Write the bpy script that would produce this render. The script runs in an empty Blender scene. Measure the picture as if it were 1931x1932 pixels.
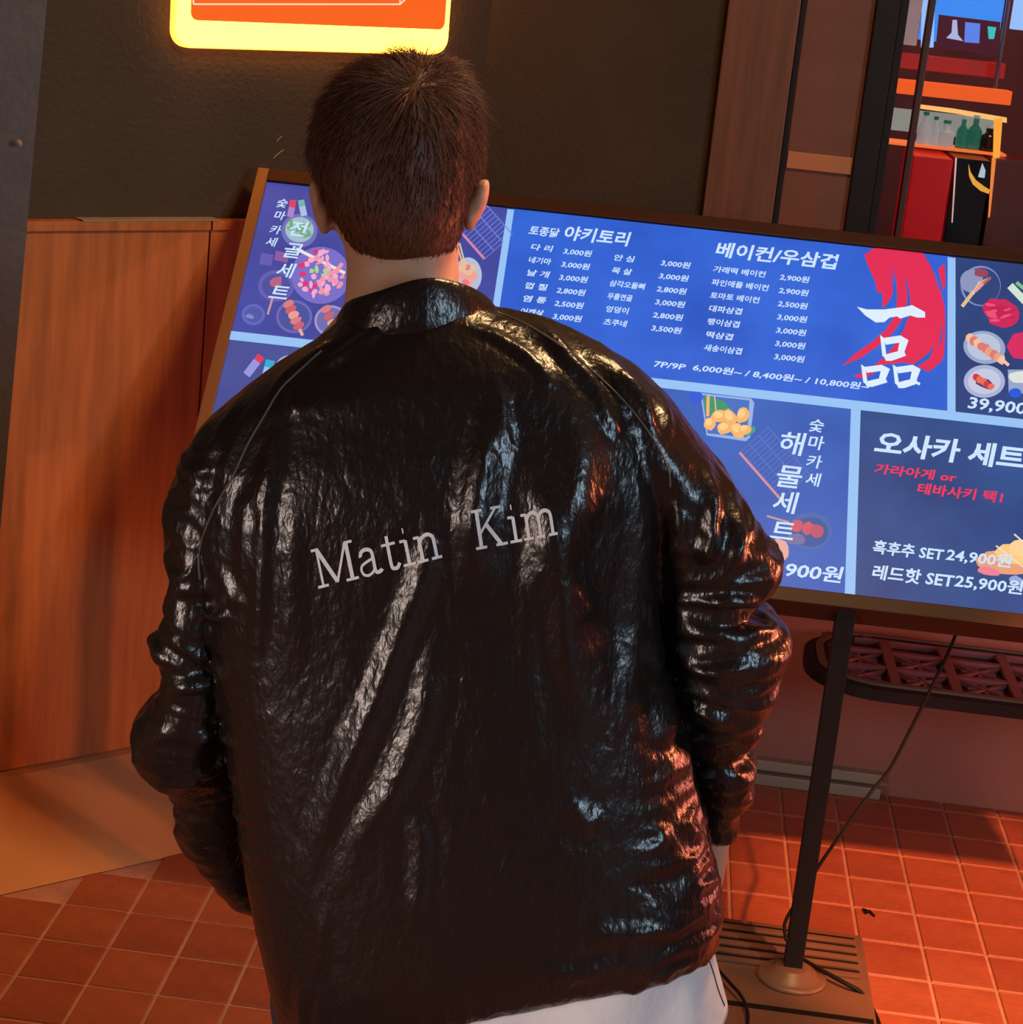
import bpy, bmesh, math, random
import numpy as np
from mathutils import Vector, Matrix, noise
from mathutils.bvhtree import BVHTree
R = random.Random(7)
C = bpy.context.scene.collection
scn = bpy.context.scene

# ------------------------------------------------------------------ camera, world, lights
CF, CP, CR, CH, CC = 3900.0, 0.265, 0.104, 1.9, 966.0
f_ = np.array([0, math.cos(CP), -math.sin(CP)])
r0 = np.array([1.0, 0, 0]); u0 = np.array([0, math.sin(CP), math.cos(CP)])
r_ = r0 * math.cos(CR) + u0 * math.sin(CR)
u_ = -r0 * math.sin(CR) + u0 * math.cos(CR)
CPOS = np.array([0, 0, CH])
cam = bpy.data.cameras.new('camera'); co = bpy.data.objects.new('camera', cam); C.objects.link(co)
cam.sensor_width = 36; cam.lens = 36 * CF / 1931.0; cam.clip_start = 0.05
co.matrix_world = Matrix(((r_[0], u_[0], -f_[0], 0), (r_[1], u_[1], -f_[1], 0), (r_[2], u_[2], -f_[2], CH), (0, 0, 0, 1)))
scn.camera = co
vs = scn.view_settings
vs.view_transform = 'Standard'; vs.look = 'None'; vs.gamma = 1; vs.exposure = 0.0; vs.use_curve_mapping = False
w = bpy.data.worlds.new('night'); scn.world = w; w.use_nodes = True
w.node_tree.nodes['Background'].inputs[0].default_value = (0.036, 0.011, 0.008, 1)
w.node_tree.nodes['Background'].inputs[1].default_value = 0.9

def aim(o, target):
    d = Vector(target) - o.location
    o.rotation_euler = d.to_track_quat('-Z', 'Y').to_euler()
def area(name, loc, target, sx, sy, power, col):
    l = bpy.data.lights.new(name, 'AREA'); l.shape = 'RECTANGLE'; l.size = sx; l.size_y = sy; l.energy = power; l.color = col
    o = bpy.data.objects.new(name, l); C.objects.link(o); o.location = loc; aim(o, target); return o
def spot(name, loc, target, ang, blend, power, col, rad):
    l = bpy.data.lights.new(name, 'SPOT'); l.spot_size = ang; l.spot_blend = blend; l.energy = power; l.color = col; l.shadow_soft_size = rad
    o = bpy.data.objects.new(name, l); C.objects.link(o); o.location = loc; aim(o, target); return o
spot('patio_spot', (1.75, 1.45, 3.0), (1.16, 3.88, 0.0), math.radians(19), 0.45, 1050, (1.0, 0.33, 0.11), 0.05)
area('canopy_lamp', (0.7, 3.0, 3.1), (-0.1, 2.4, 1.3), 0.60, 0.40, 48, (1.0, 0.60, 0.28))
area('street_tube', (2.8, -0.7, 2.35), (-0.1, 2.3, 1.2), 0.24, 1.3, 60, (0.58, 0.80, 1.0))
spot('shirt_fill', (-2.9, -0.5, 1.0), (0.05, 2.3, 0.72), math.radians(30), 1.0, 450, (1.0, 0.78, 0.68), 0.65)  # added fill without a visible source, brightens the lettering and T-shirt hem
spot('side_sign_light', (2.9, 3.3, 1.5), (0.10, 2.35, 1.42), math.radians(25), 0.7, 320, (1.0, 0.22, 0.09), 0.12)
area('low_red_fill', (2.7, 3.9, 0.72), (0.3, 4.1, 0.1), 0.22, 0.35, 15, (1.0, 0.22, 0.17))  # unseen fill added to redden wall, bench and floor under the display
spot('low_crisp_light', (2.8, 2.95, 0.62), (-0.9, 4.0, 0.12), math.radians(26), 0.8, 135, (1.0, 0.27, 0.045), 0.025)
spot('wall_spot', (1.2, 2.6, 2.65), (-0.9, 4.0, 0.75), math.radians(34), 0.9, 44, (1.0, 0.40, 0.13), 0.035)
spot('kerb_fill', (-0.62, 3.62, 3.1), (-0.85, 3.9, 0.0), math.radians(34), 1.0, 9, (1.0, 0.33, 0.09), 0.15)  # added overhead fill for the kerb and left wall, no fitting there

# ------------------------------------------------------------------ helpers
def lin(c):
    return tuple((v / 255 / 12.92 if v / 255 <= 0.04045 else ((v / 255 + 0.055) / 1.055) ** 2.4) for v in c)
def ray(px, py): return f_ * CF + r_ * (px - CC) - u_ * (py - CC)
def on_y(px, py, Y):
    d = ray(px, py); return Vector(CPOS + d * (Y / d[1]))
def on_z(px, py, z=0.0):
    d = ray(px, py); return Vector(CPOS + d * ((z - CH) / d[2]))
def on_plane(px, py, P, n):
    d = ray(px, py); n = np.array(n); return Vector(CPOS + d * (((np.array(P) - CPOS) @ n) / (d @ n)))

def mat(name, col, rough=0.6, metal=0.0, spec=0.5, emis=None, es=1.0, var=0.0, vscale=8.0, bump=0.0, bscale=60.0, stretch=(1, 1, 1), trans=0.0, detail=4.0, coat=0.0):
    m = bpy.data.materials.new(name); m.use_nodes = True
    nt = m.node_tree; b = nt.nodes['Principled BSDF']; L = nt.links
    b.inputs['Base Color'].default_value = (*col, 1)
    b.inputs['Roughness'].default_value = rough
    b.inputs['Metallic'].default_value = metal
    b.inputs['Specular IOR Level'].default_value = spec
    b.inputs['Transmission Weight'].default_value = trans
    b.inputs['Coat Weight'].default_value = coat
    if emis:
        b.inputs['Emission Color'].default_value = (*emis, 1); b.inputs['Emission Strength'].default_value = es
    if var or bump:
        tc = nt.nodes.new('ShaderNodeTexCoord'); mp = nt.nodes.new('ShaderNodeMapping')
        mp.inputs['Scale'].default_value = stretch
        L.new(tc.outputs['Object'], mp.inputs['Vector'])
    if var:
        n = nt.nodes.new('ShaderNodeTexNoise'); n.inputs['Scale'].default_value = vscale; n.inputs['Detail'].default_value = detail
        L.new(mp.outputs[0], n.inputs['Vector'])
        r = nt.nodes.new('ShaderNodeValToRGB'); r.color_ramp.elements[0].position = 0.3; r.color_ramp.elements[1].position = 0.7
        r.color_ramp.elements[0].color = (*[max(0, v * (1 - var)) for v in col], 1)
        r.color_ramp.elements[1].color = (*[min(1, v * (1 + var)) for v in col], 1)
        L.new(n.outputs['Fac'], r.inputs['Fac']); L.new(r.outputs['Color'], b.inputs['Base Color'])
    if bump:
        n = nt.nodes.new('ShaderNodeTexNoise'); n.inputs['Scale'].default_value = bscale; n.inputs['Detail'].default_value = 5
        L.new(mp.outputs[0], n.inputs['Vector'])
        bp = nt.nodes.new('ShaderNodeBump'); bp.inputs['Strength'].default_value = bump; bp.inputs['Distance'].default_value = 0.01
        L.new(n.outputs['Fac'], bp.inputs['Height']); L.new(bp.outputs['Normal'], b.inputs['Normal'])
    return m
def glow(name, rgb, es=1.0):
    return mat(name, (0.01, 0.01, 0.01), 0.4, emis=lin(rgb), es=es, spec=0.12)

def link(name, me, m=None, parent=None, smooth=False):
    o = bpy.data.objects.new(name, me); C.objects.link(o)
    if m is not None:
        for k in (m if isinstance(m, (list, tuple)) else [m]): me.materials.append(k)
    if parent is not None: o.parent = parent
    if smooth: me.shade_smooth()
    return o
def obj(name, bm, m=None, parent=None, smooth=False, bevel=0.0):
    if bevel:
        bmesh.ops.bevel(bm, geom=bm.edges[:], offset=bevel, segments=2, affect='EDGES', profile=0.7)
    bmesh.ops.recalc_face_normals(bm, faces=bm.faces[:])
    me = bpy.data.meshes.new(name); bm.to_mesh(me); bm.free()
    return link(name, me, m, parent, smooth)
def tag(o, label=None, cat=None, group=None, kind=None):
    if label: o['label'] = label
    if cat: o['category'] = cat
    if group: o['group'] = group
    if kind: o['kind'] = kind
    return o
def empty(name, loc=(0, 0, 0), parent=None):
    o = bpy.data.objects.new(name, None); C.objects.link(o); o.location = loc; o.empty_display_size = 0.05
    if parent is not None: o.parent = parent
    return o
def frame_box(bm, O, ex, ey, ez, a, b):
    """box spanning local coords a..b in the frame O,ex,ey,ez"""
    vs_ = []
    for z in (a[2], b[2]):
        for x, y in ((a[0], a[1]), (b[0], a[1]), (b[0], b[1]), (a[0], b[1])):
            vs_.append(bm.verts.new(Vector(O) + Vector(ex) * x + Vector(ey) * y + Vector(ez) * z))
    for q in ((0, 3, 2, 1), (4, 5, 6, 7), (0, 1, 5, 4), (1, 2, 6, 5), (2, 3, 7, 6), (3, 0, 4, 7)):
        bm.faces.new([vs_[i] for i in q])
    return bm
def prism(bm, pts, nrm, thick):
    """extrude a planar outline (3-D points) by thick along nrm; returns bm"""
    n = Vector(nrm) * thick
    a = [bm.verts.new(Vector(p)) for p in pts]; b = [bm.verts.new(Vector(p) + n) for p in pts]
    bm.faces.new(a); bm.faces.new(list(reversed(b)))
    for i in range(len(a)):
        j = (i + 1) % len(a); bm.faces.new((a[i], a[j], b[j], b[i]))
    return bm
def catmull(pts, k=6):
    pts = [Vector(p) for p in pts]; out = []
    for i in range(len(pts) - 1):
        p0 = pts[max(i - 1, 0)]; p1 = pts[i]; p2 = pts[i + 1]; p3 = pts[min(i + 2, len(pts) - 1)]
        for s in range(k):
            t = s / k
            out.append(0.5 * ((2 * p1) + (p2 - p0) * t + (2 * p0 - 5 * p1 + 4 * p2 - p3) * t * t + (-p0 + 3 * p1 - 3 * p2 + p3) * t ** 3))
    out.append(pts[-1]); return out
def tube(bm, pts, rad, seg=8, cap=True):
    pts = [Vector(p) for p in pts]; rings = []
    up = Vector((0, 0, 1))
    for i, p in enumerate(pts):
        d = (pts[min(i + 1, len(pts) - 1)] - pts[max(i - 1, 0)]).normalized()
        a = d.cross(up)
        if a.length < 0.1: a = d.cross(Vector((1, 0, 0)))
        a.normalize(); b = d.cross(a).normalized()
        r = rad[i] if isinstance(rad, (list, tuple)) else rad
        rings.append([bm.verts.new(p + (a * math.cos(t) + b * math.sin(t)) * r) for t in [2 * math.pi * k / seg for k in range(seg)]])
    for i in range(len(rings) - 1):
        for k in range(seg):
            bm.faces.new((rings[i][k], rings[i][(k + 1) % seg], rings[i + 1][(k + 1) % seg], rings[i + 1][k]))
    if cap:
        bm.faces.new(rings[0]); bm.faces.new(list(reversed(rings[-1])))
    return bm
def loft(bm, rings, cap=True):
    R_ = [[bm.verts.new(p) for p in r] for r in rings]; n = len(R_[0])
    for i in range(len(R_) - 1):
        for k in range(n):
            bm.faces.new((R_[i][k], R_[i][(k + 1) % n], R_[i + 1][(k + 1) % n], R_[i + 1][k]))
    if cap:
        bm.faces.new(R_[0]); bm.faces.new(list(reversed(R_[-1])))
    return bm
def lathe(bm, prof, O, seg=32):
    rings = [[Vector(O) + Vector((r * math.cos(2 * math.pi * k / seg), r * math.sin(2 * math.pi * k / seg), z)) for k in range(seg)] for r, z in prof]
    return loft(bm, rings)

# ------------------------------------------------------------------ materials
M = {}
M['tile'] = mat('terracotta_tile', (0.38, 0.098, 0.045), 0.45, var=0.16, vscale=9, bump=0.25, bscale=45)
M['tile_dark'] = mat('terracotta_tile_dark', (0.33, 0.080, 0.038), 0.45, var=0.16, vscale=9, bump=0.25, bscale=45)
M['grout'] = mat('grout', (0.52, 0.25, 0.17), 0.9, var=0.2, bump=0.3, bscale=120)
M['olive'] = mat('olive_stucco', (0.047, 0.034, 0.022), 0.85, var=0.12, vscale=5, bump=0.35, bscale=90)
M['plywood'] = mat('stained_plywood', (0.40, 0.13, 0.032), 0.55, var=0.22, vscale=5, stretch=(9, 9, 0.7), bump=0.05, bscale=30)
M['plaster'] = mat('warm_plaster', (0.55, 0.27, 0.11), 0.8, var=0.1, vscale=4, bump=0.15, bscale=60)
M['red_plaster'] = mat('red_wall_paint', (0.34, 0.13, 0.09), 0.8, var=0.08, vscale=4, bump=0.15, bscale=60)
M['trimwood'] = mat('door_trim_wood', (0.15, 0.060, 0.028), 0.5, var=0.25, vscale=6, stretch=(10, 10, 0.6), bump=0.05)
M['black'] = mat('black_metal', (0.010, 0.007, 0.006), 0.5, metal=0.0, spec=0.3)
M['blackrough'] = mat('black_rubber', (0.008, 0.006, 0.005), 0.6, spec=0.2)
M['pillar'] = mat('grey_pillar', (0.13, 0.115, 0.115), 0.5, var=0.15, vscale=7, bump=0.1)
M['bezel'] = mat('brown_bezel', (0.045, 0.015, 0.009), 0.5, spec=0.2)
M['beige'] = mat('beige_strip', (0.32, 0.26, 0.18), 0.5, var=0.1)
M['basewood'] = mat('brown_stand_base', (0.16, 0.075, 0.045), 0.5, var=0.12, bump=0.08)
M['skin'] = mat('skin', (0.58, 0.32, 0.20), 0.5, var=0.05, vscale=20, bump=0.05, bscale=200)
M['skin'].node_tree.nodes['Principled BSDF'].inputs['Subsurface Weight'].default_value = 0.15
M['skin'].node_tree.nodes['Principled BSDF'].inputs['Subsurface Radius'].default_value = (0.02, 0.006, 0.003)
M['hair'] = mat('dark_brown_hair', (0.11, 0.036, 0.016), 0.5, spec=0.35)
M['white_cloth'] = mat('white_cotton', (0.82, 0.75, 0.72), 0.85, var=0.05, vscale=14, bump=0.25, bscale=35)
M['trouser'] = mat('black_trouser', (0.02, 0.02, 0.022), 0.8, bump=0.2)
M['letter'] = mat('cream_embroidery', (0.93, 0.88, 0.84), 0.6, bump=0.3, bscale=400)
M['thread'] = mat('seam_cord', (0.10, 0.085, 0.07), 0.45)
# crinkled glossy nylon
def jacket_mat():
    m = bpy.data.materials.new('black_crinkle_nylon'); m.use_nodes = True
    nt = m.node_tree; b = nt.nodes['Principled BSDF']; L = nt.links
    b.inputs['Base Color'].default_value = (0.014, 0.009, 0.0075, 1)
    b.inputs['Roughness'].default_value = 0.29; b.inputs['Specular IOR Level'].default_value = 0.62
    tc = nt.nodes.new('ShaderNodeTexCoord')
    mp = nt.nodes.new('ShaderNodeMapping'); mp.inputs['Scale'].default_value = (1, 1, 0.55)
    L.new(tc.outputs['Object'], mp.inputs['Vector'])
    n1 = nt.nodes.new('ShaderNodeTexNoise'); n1.inputs['Scale'].default_value = 58; n1.inputs['Detail'].default_value = 4; n1.inputs['Distortion'].default_value = 1.4
    n1.noise_type = 'RIDGED_MULTIFRACTAL' if hasattr(n1, 'noise_type') else n1.noise_type
    n2 = nt.nodes.new('ShaderNodeTexNoise'); n2.inputs['Scale'].default_value = 110; n2.inputs['Detail'].default_value = 3
    L.new(mp.outputs[0], n1.inputs['Vector']); L.new(mp.outputs[0], n2.inputs['Vector'])
    b1 = nt.nodes.new('ShaderNodeBump'); b1.inputs['Strength'].default_value = 0.22; b1.inputs['Distance'].default_value = 0.004
    b2 = nt.nodes.new('ShaderNodeBump'); b2.inputs['Strength'].default_value = 0.6; b2.inputs['Distance'].default_value = 0.003
    L.new(n1.outputs['Fac'], b1.inputs['Height']); L.new(n2.outputs['Fac'], b2.inputs['Height'])
    L.new(b1.outputs['Normal'], b2.inputs['Normal']); L.new(b2.outputs['Normal'], b.inputs['Normal'])
    return m
M['jacket'] = jacket_mat()

# ------------------------------------------------------------------ floor with single tiles
TH = 0.06
Ad = Vector((math.sin(TH), math.cos(TH), 0)); Bd = Vector((math.cos(TH), -math.sin(TH), 0)); UP = Vector((0, 0, 1))
TW, TD = 0.1325, 0.152
WL = 0.855
Wd = Vector((math.sin(WL), math.cos(WL), 0)); Wn = Vector((math.cos(WL), -math.sin(WL), 0))   # left wall: along, into the room
WF = on_z(250, 1632, 0)                                      # foot of the kerb
W0 = WF - Wn * 0.31                                          # foot of the wall itself
def lw(s, z, d=0.0):      # point on the left wall: s metres from W0 along it, z high, d out into the passage
    return W0 + Wd * s + Wn * d + UP * z
BN = -Ad                                                     # back wall faces the camera
B0 = Bd * 0 + Ad * 4.78
def bw(b, z, d=0.0):
    return B0 + Bd * b + BN * d + UP * z
bm = bmesh.new(); frame_box(bm, (0, 0, 0), Bd, Ad, UP, (-3.2, -1.2, -0.05), (3.2, 5.0, -0.0025))
floor = tag(obj('floor', bm, M['grout']), 'reddish terracotta tiled floor with pale grout lines', kind='structure')
tiles = []
for i in range(-9, 14):
    for j in range(-6, 9):
        b0 = -0.888 + TW * (i + 1); a0 = 3.815 + TD * j
        cx, cy = b0 + TW / 2, a0 + TD / 2
        P = Bd * cx + Ad * cy
        side = (P - WF).dot(Wn)
        if side < 0.02 or a0 > 4.76 or a0 < 3.0: continue
        tiles.append((b0, a0))
def tile_mesh(v, name='tile'):
    rr = random.Random(v); bm = bmesh.new(); g = 0.0035
    frame_box(bm, (0, 0, 0), (1, 0, 0), (0, 1, 0), UP, (g, g, -0.006), (TW - g, TD - g, rr.uniform(0, 0.0008)))
    bmesh.ops.bevel(bm, geom=[e for e in bm.edges if sum(vv.co.z > -0.001 for vv in e.verts) == 2], offset=0.002, segments=1, affect='EDGES')
    bmesh.ops.recalc_face_normals(bm, faces=bm.faces[:])
    me = bpy.data.meshes.new(name); bm.to_mesh(me); bm.free(); me.materials.append(M['tile'] if v % 3 else M['tile_dark']); return me
tms = [tile_mesh(k) for k in range(6)]
for k, (b0, a0) in enumerate(tiles[:300]):
    o = bpy.data.objects.new('tile', R.choice(tms)); C.objects.link(o); o.parent = floor
    o.location = Bd * b0 + Ad * a0; o.rotation_euler = (R.uniform(-.002, .002), R.uniform(-.002, .002), -TH)
bm = bmesh.new()
for i in range(-16, 22):
    for j in range(-30, 9):
        b0 = -0.888 + TW * (i + 1); a0 = 3.815 + TD * j
        if (b0, a0) in tiles[:300] or a0 > 4.76: continue
        if (Bd * (b0 + TW / 2) + Ad * (a0 + TD / 2) - WF).dot(Wn) < 0.02: continue
        O = Bd * b0 + Ad * a0
        frame_box(bm, O, Bd, Ad, UP, (0.0035, 0.0035, -0.006), (TW - 0.0035, TD - 0.0035, 0.0))
tag(obj('outer_tiles', bm, M['tile'], floor), kind='stuff')

# ------------------------------------------------------------------ left wall
S0 = -2.6
_t = (4.78 - W0.dot(Ad)) / Wd.dot(Ad); S1 = _t; CORN = (W0 + Wd * S1).dot(Bd)
ZL = on_plane(260, 417, W0 + Wn * 0.03, Wn).z; ZB = on_plane(135, 1430, W0 + Wn * 0.03, Wn).z
bm = bmesh.new(); frame_box(bm, W0, Wd, -Wn, UP, (S0, 0.0, -0.05), (S1 + 0.2, 0.15, 3.2))
wall_left = tag(obj('wall_left', bm, M['olive']), 'dark olive stucco wall above an orange plywood dado', kind='structure')
s_joint = (on_plane(385, 405, W0, Wn) - W0).dot(Wd)
for a, b in ((S0, s_joint - 1.2 - 0.004), (s_joint - 1.2, s_joint - 0.002), (s_joint + 0.002, S1)):
    bm = bmesh.new(); frame_box(bm, W0, Wd, Wn, UP, (a, 0.0005, ZB), (b, 0.03, ZL - 0.02))
    obj('plywood_panel', bm, M['plywood'], wall_left, bevel=0.0015)
    bm = bmesh.new(); frame_box(bm, W0, Wd, Wn, UP, (a, 0.0005, ZL - 0.0195), (b, 0.036, ZL))
    obj('ledge_strip', bm, M['plywood'], wall_left, bevel=0.002)
bm = bmesh.new(); frame_box(bm, W0, Wd, Wn, UP, (s_joint - 0.30, 0.0, ZL + 0.0003), (s_joint + 0.02, 0.037, ZL + 0.003))
obj('peeled_edge', bm, M['beige'], wall_left)
bm = bmesh.new()
ka, kb_ = W0 + Wd * S0, W0 + Wd * (S1 - 0.02)
rings = []
for P in (ka, kb_):
    rings.append([P + Wn * 0.0005, P + Wn * 0.0005 + UP * (ZB - 0.001), P + Wn * 0.05 + UP * (ZB - 0.006), P + Wn * 0.31, ])
loft(bm, rings); obj('sloping_kerb', bm, M['plaster'], wall_left)
# scuffs on the olive wall
for (xa, ya, xb, yb) in ((516, 299, 536, 283), (523, 267, 533, 258)):
    bm = bmesh.new(); p = on_plane(xa, ya, W0 + Wn * 0.002, Wn); q = on_plane(xb, yb, W0 + Wn * 0.002, Wn)
    tube(bm, [p, (p + q) / 2 + UP * 0.001, q], 0.0011, 5); obj('paint_scuff', bm, M['beige'], wall_left)

# ------------------------------------------------------------------ back wall, door, window
bT = 0.078
bm = bmesh.new(); frame_box(bm, B0, Bd, Ad, UP, (CORN - 0.2, 0.0, -0.05), (0.455, 0.12, 0.8))
frame_box(bm, B0, Bd, Ad, UP, (0.455, 0.0, -0.05), (3.2, 0.12, 1.15)); frame_box(bm, B0, Bd, Ad, UP, (0.455, 0.0, 2.4), (3.2, 0.12, 3.2))
wall_back = tag(obj('wall_back', bm, M['red_plaster']), 'reddish shopfront wall behind the menu screen', kind='structure')
bm = bmesh.new(); frame_box(bm, B0, Bd, Ad, UP, (CORN - 0.2, 0.0, 0.8), (0.455, 0.12, 3.2))
obj('upper_stucco', bm, M['olive'], wall_back)
bm = bmesh.new(); frame_box(bm, B0, Bd, BN, UP, (bT, 0.0, 0.8), (0.236, 0.035, 3.1))
tag(obj('trim_1', bm, M['trimwood'], bevel=0.003), 'brown wooden door post at the wall corner', kind='structure')
door = tag(empty('window_2', bw(0.32, 0.8, 0)), 'narrow brown shuttered window between wooden post and shop window', kind='structure')
def dpart(name, a, b, m, bevel=0.002):
    bm = bmesh.new(); O = B0 - door.location; frame_box(bm, O, Bd, BN, UP, a, b); return obj(name, bm, m, door, bevel=bevel)
dpart('shutter_panel', (0.250, 0.002, 0.80), (0.400, 0.022, 3.05), mat('door_leaf_satin', (0.20, 0.085, 0.055), 0.32, var=0.1, vscale=3, stretch=(0.6, 0.6, 5)))
dpart('shutter_rail', (0.252, 0.0225, 1.485), (0.398, 0.030, 1.523), mat('door_rail_wood', (0.50, 0.20, 0.08), 0.5))
dpart('jamb', (0.237, 0.001, 0.8), (0.249, 0.030, 3.08), M['black'])
dpart('jamb', (0.401, 0.001, 0.8), (0.452, 0.045, 3.08), M['black'])
win = tag(empty('window_1', bw(0.9, 1.15, 0)), 'black framed shop window looking into the lit kitchen', kind='structure')
def wpart(name, a, b, m, bevel=0.002):
    bm = bmesh.new(); O = B0 - win.location; frame_box(bm, O, Bd, Ad, UP, a, b); return obj(name, bm, m, win, bevel=bevel)
wpart('window_frame', (0.457, 0.0, 1.152), (0.475, 0.06, 2.398), M['black'])
wpart('mullion', (0.520, 0.01, 1.18), (0.534, 0.05, 2.398), mat('mullion_brown', (0.06, 0.02, 0.012), 0.4))
wpart('sill', (0.457, -0.03, 1.1), (3.0, 0.07, 1.178), M['black'])
glass = mat('window_glass', (1, 1, 1), 0.02, trans=1.0, spec=0.5)
glass.node_tree.nodes['Principled BSDF'].inputs['IOR'].default_value = 1.15
wpart('pane', (0.475, 0.028, 1.18), (0.519, 0.032, 2.39), glass, 0)
wpart('pane', (0.535, 0.028, 1.18), (3.0, 0.032, 2.39), glass, 0)
# interior of the shop seen through the panes
KO = B0 + Ad * 0.12
bm = bmesh.new()
frame_box(bm, KO, Bd, Ad, UP, (0.2, 1.5, 0.0), (3.2, 1.55, 3.0)); frame_box(bm, KO, Bd, Ad, UP, (0.15, 0.0, 0.0), (0.2, 1.55, 3.0))
frame_box(bm, KO, Bd, Ad, UP, (3.2, 0.0, 0.0), (3.25, 1.55, 3.0)); frame_box(bm, KO, Bd, Ad, UP, (0.2, 0.0, 3.0), (3.2, 1.5, 3.05)); frame_box(bm, KO, Bd, Ad, UP, (0.2, 0.0, -0.05), (3.2, 1.5, 0.0))
tag(obj('wall_kitchen', bm, mat('kitchen_wall', (0.25, 0.05, 0.035), 0.6)), 'dark red walls of the kitchen behind the window', kind='structure')
def kb(px, py, d=0.35):     # pixel to (b, z) on a plane d behind the back wall
    P = on_plane(px, py, B0 + Ad * (0.12 + d), Ad) - KO
    return P.dot(Bd), P.z
def kbox(name, x0, y0, x1, y1, d, th, m, label, cat, bevel=0.003):
    ym = max(y0, 30); b0, _ = kb(x0, ym, d); _, z1 = kb(x0, y0, d); b1, _ = kb(x1, ym + (x1 - x0) * 0.1, d); _, z0 = kb(x1, y1, d)
    bm = bmesh.new(); O = KO + Bd * b0 + Ad * d + UP * z0
    frame_box(bm, (0, 0, 0), Bd, Ad, UP, (0, 0, 0), (b1 - b0, th, z1 - z0))
    o = obj(name, bm, m, bevel=bevel); o.location = O
    return tag(o, label, cat), O, b1 - b0, z1 - z0
def kdec(parent, name, x0, y0, x1, y1, d, m, rise=0.003, poly=None):
    """flat piece standing proud of a kitchen object's front, in its local frame"""
    if poly is None: poly = [(x0, y0), (x1, y0), (x1, y1), (x0, y1)]
    pts = []
    for px, py in poly:
        b, z = kb(px, py, d); pts.append(KO + Bd * b + Ad * (d - 0.0005) + UP * z - parent.location)
    bm = bmesh.new(); prism(bm, pts, -Ad, rise); return obj(name, bm, m, parent)
blue = glow('lit_blue_screen', (64, 138, 240)); pale = glow('lit_pale_screen', (150, 190, 250))
o, *_ = kbox('display_screen', 1742, -120, 1890, 92, 0.55, 0.04, blue, 'bright blue kitchen display hanging behind the window', 'screen')
kdec(o, 'screen_border', 0, 0, 0, 0, 0.55, pale, poly=[(1742, -100), (1768, -100), (1762, 90), (1738, 90)])
kdec(o, 'picture_band', 0, 0, 0, 0, 0.55, glow('picture_band_dark', (70, 28, 40)), 0.003, [(1772, 28), (1888, 42), (1884, 105), (1766, 90)])
kdec(o, 'white_figure', 0, 0, 0, 0, 0.546, glow('picture_white', (170, 180, 225)), 0.003, [(1798, 38), (1806, 38), (1808, 66), (1818, 78), (1786, 72), (1796, 62)])
kdec(o, 'white_figure', 0, 0, 0, 0, 0.546, glow('picture_white2', (95, 130, 230)), 0.003, [(1822, 42), (1850, 45), (1848, 82), (1820, 80)])
kdec(o, 'white_figure', 0, 0, 0, 0, 0.546, glow('picture_green', (60, 190, 190)), 0.003, [(1864, 50), (1880, 52), (1876, 74), (1866, 74)])
o, *_ = kbox('display_screen', 1913, -120, 1990, 64, 0.55, 0.04, pale, 'pale blue lit screen cut off by the right edge', 'screen')
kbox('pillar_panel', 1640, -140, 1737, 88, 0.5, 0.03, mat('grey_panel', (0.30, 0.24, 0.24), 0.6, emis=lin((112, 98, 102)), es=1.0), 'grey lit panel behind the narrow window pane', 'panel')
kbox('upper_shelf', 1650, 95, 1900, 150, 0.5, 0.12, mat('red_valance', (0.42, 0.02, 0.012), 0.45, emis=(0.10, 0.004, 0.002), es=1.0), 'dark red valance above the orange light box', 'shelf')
o, *_ = kbox('light_box', 1655, 146, 1912, 200, 0.42, 0.08, glow('orange_lightbox', (235, 90, 35)), 'wide orange light box over the bottle shelf', 'lamp')
kdec(o, 'lamp_edge', 0, 0, 0, 0, 0.42, glow('lightbox_edge', (255, 190, 110)), 0.004, [(1735, 197), (1800, 205), (1900, 222), (1900, 232), (1800, 214), (1735, 205)])
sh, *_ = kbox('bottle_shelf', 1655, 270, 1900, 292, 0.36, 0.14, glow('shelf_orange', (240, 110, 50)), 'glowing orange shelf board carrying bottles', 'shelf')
kbox('shelf_back', 1650, 200, 1890, 268, 0.52, 0.02, mat('shelf_back_grey', (0.10, 0.12, 0.12), 0.3, emis=lin((120, 128, 122)), es=1.0), 'grey back panel behind the bottles', 'panel')
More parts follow.
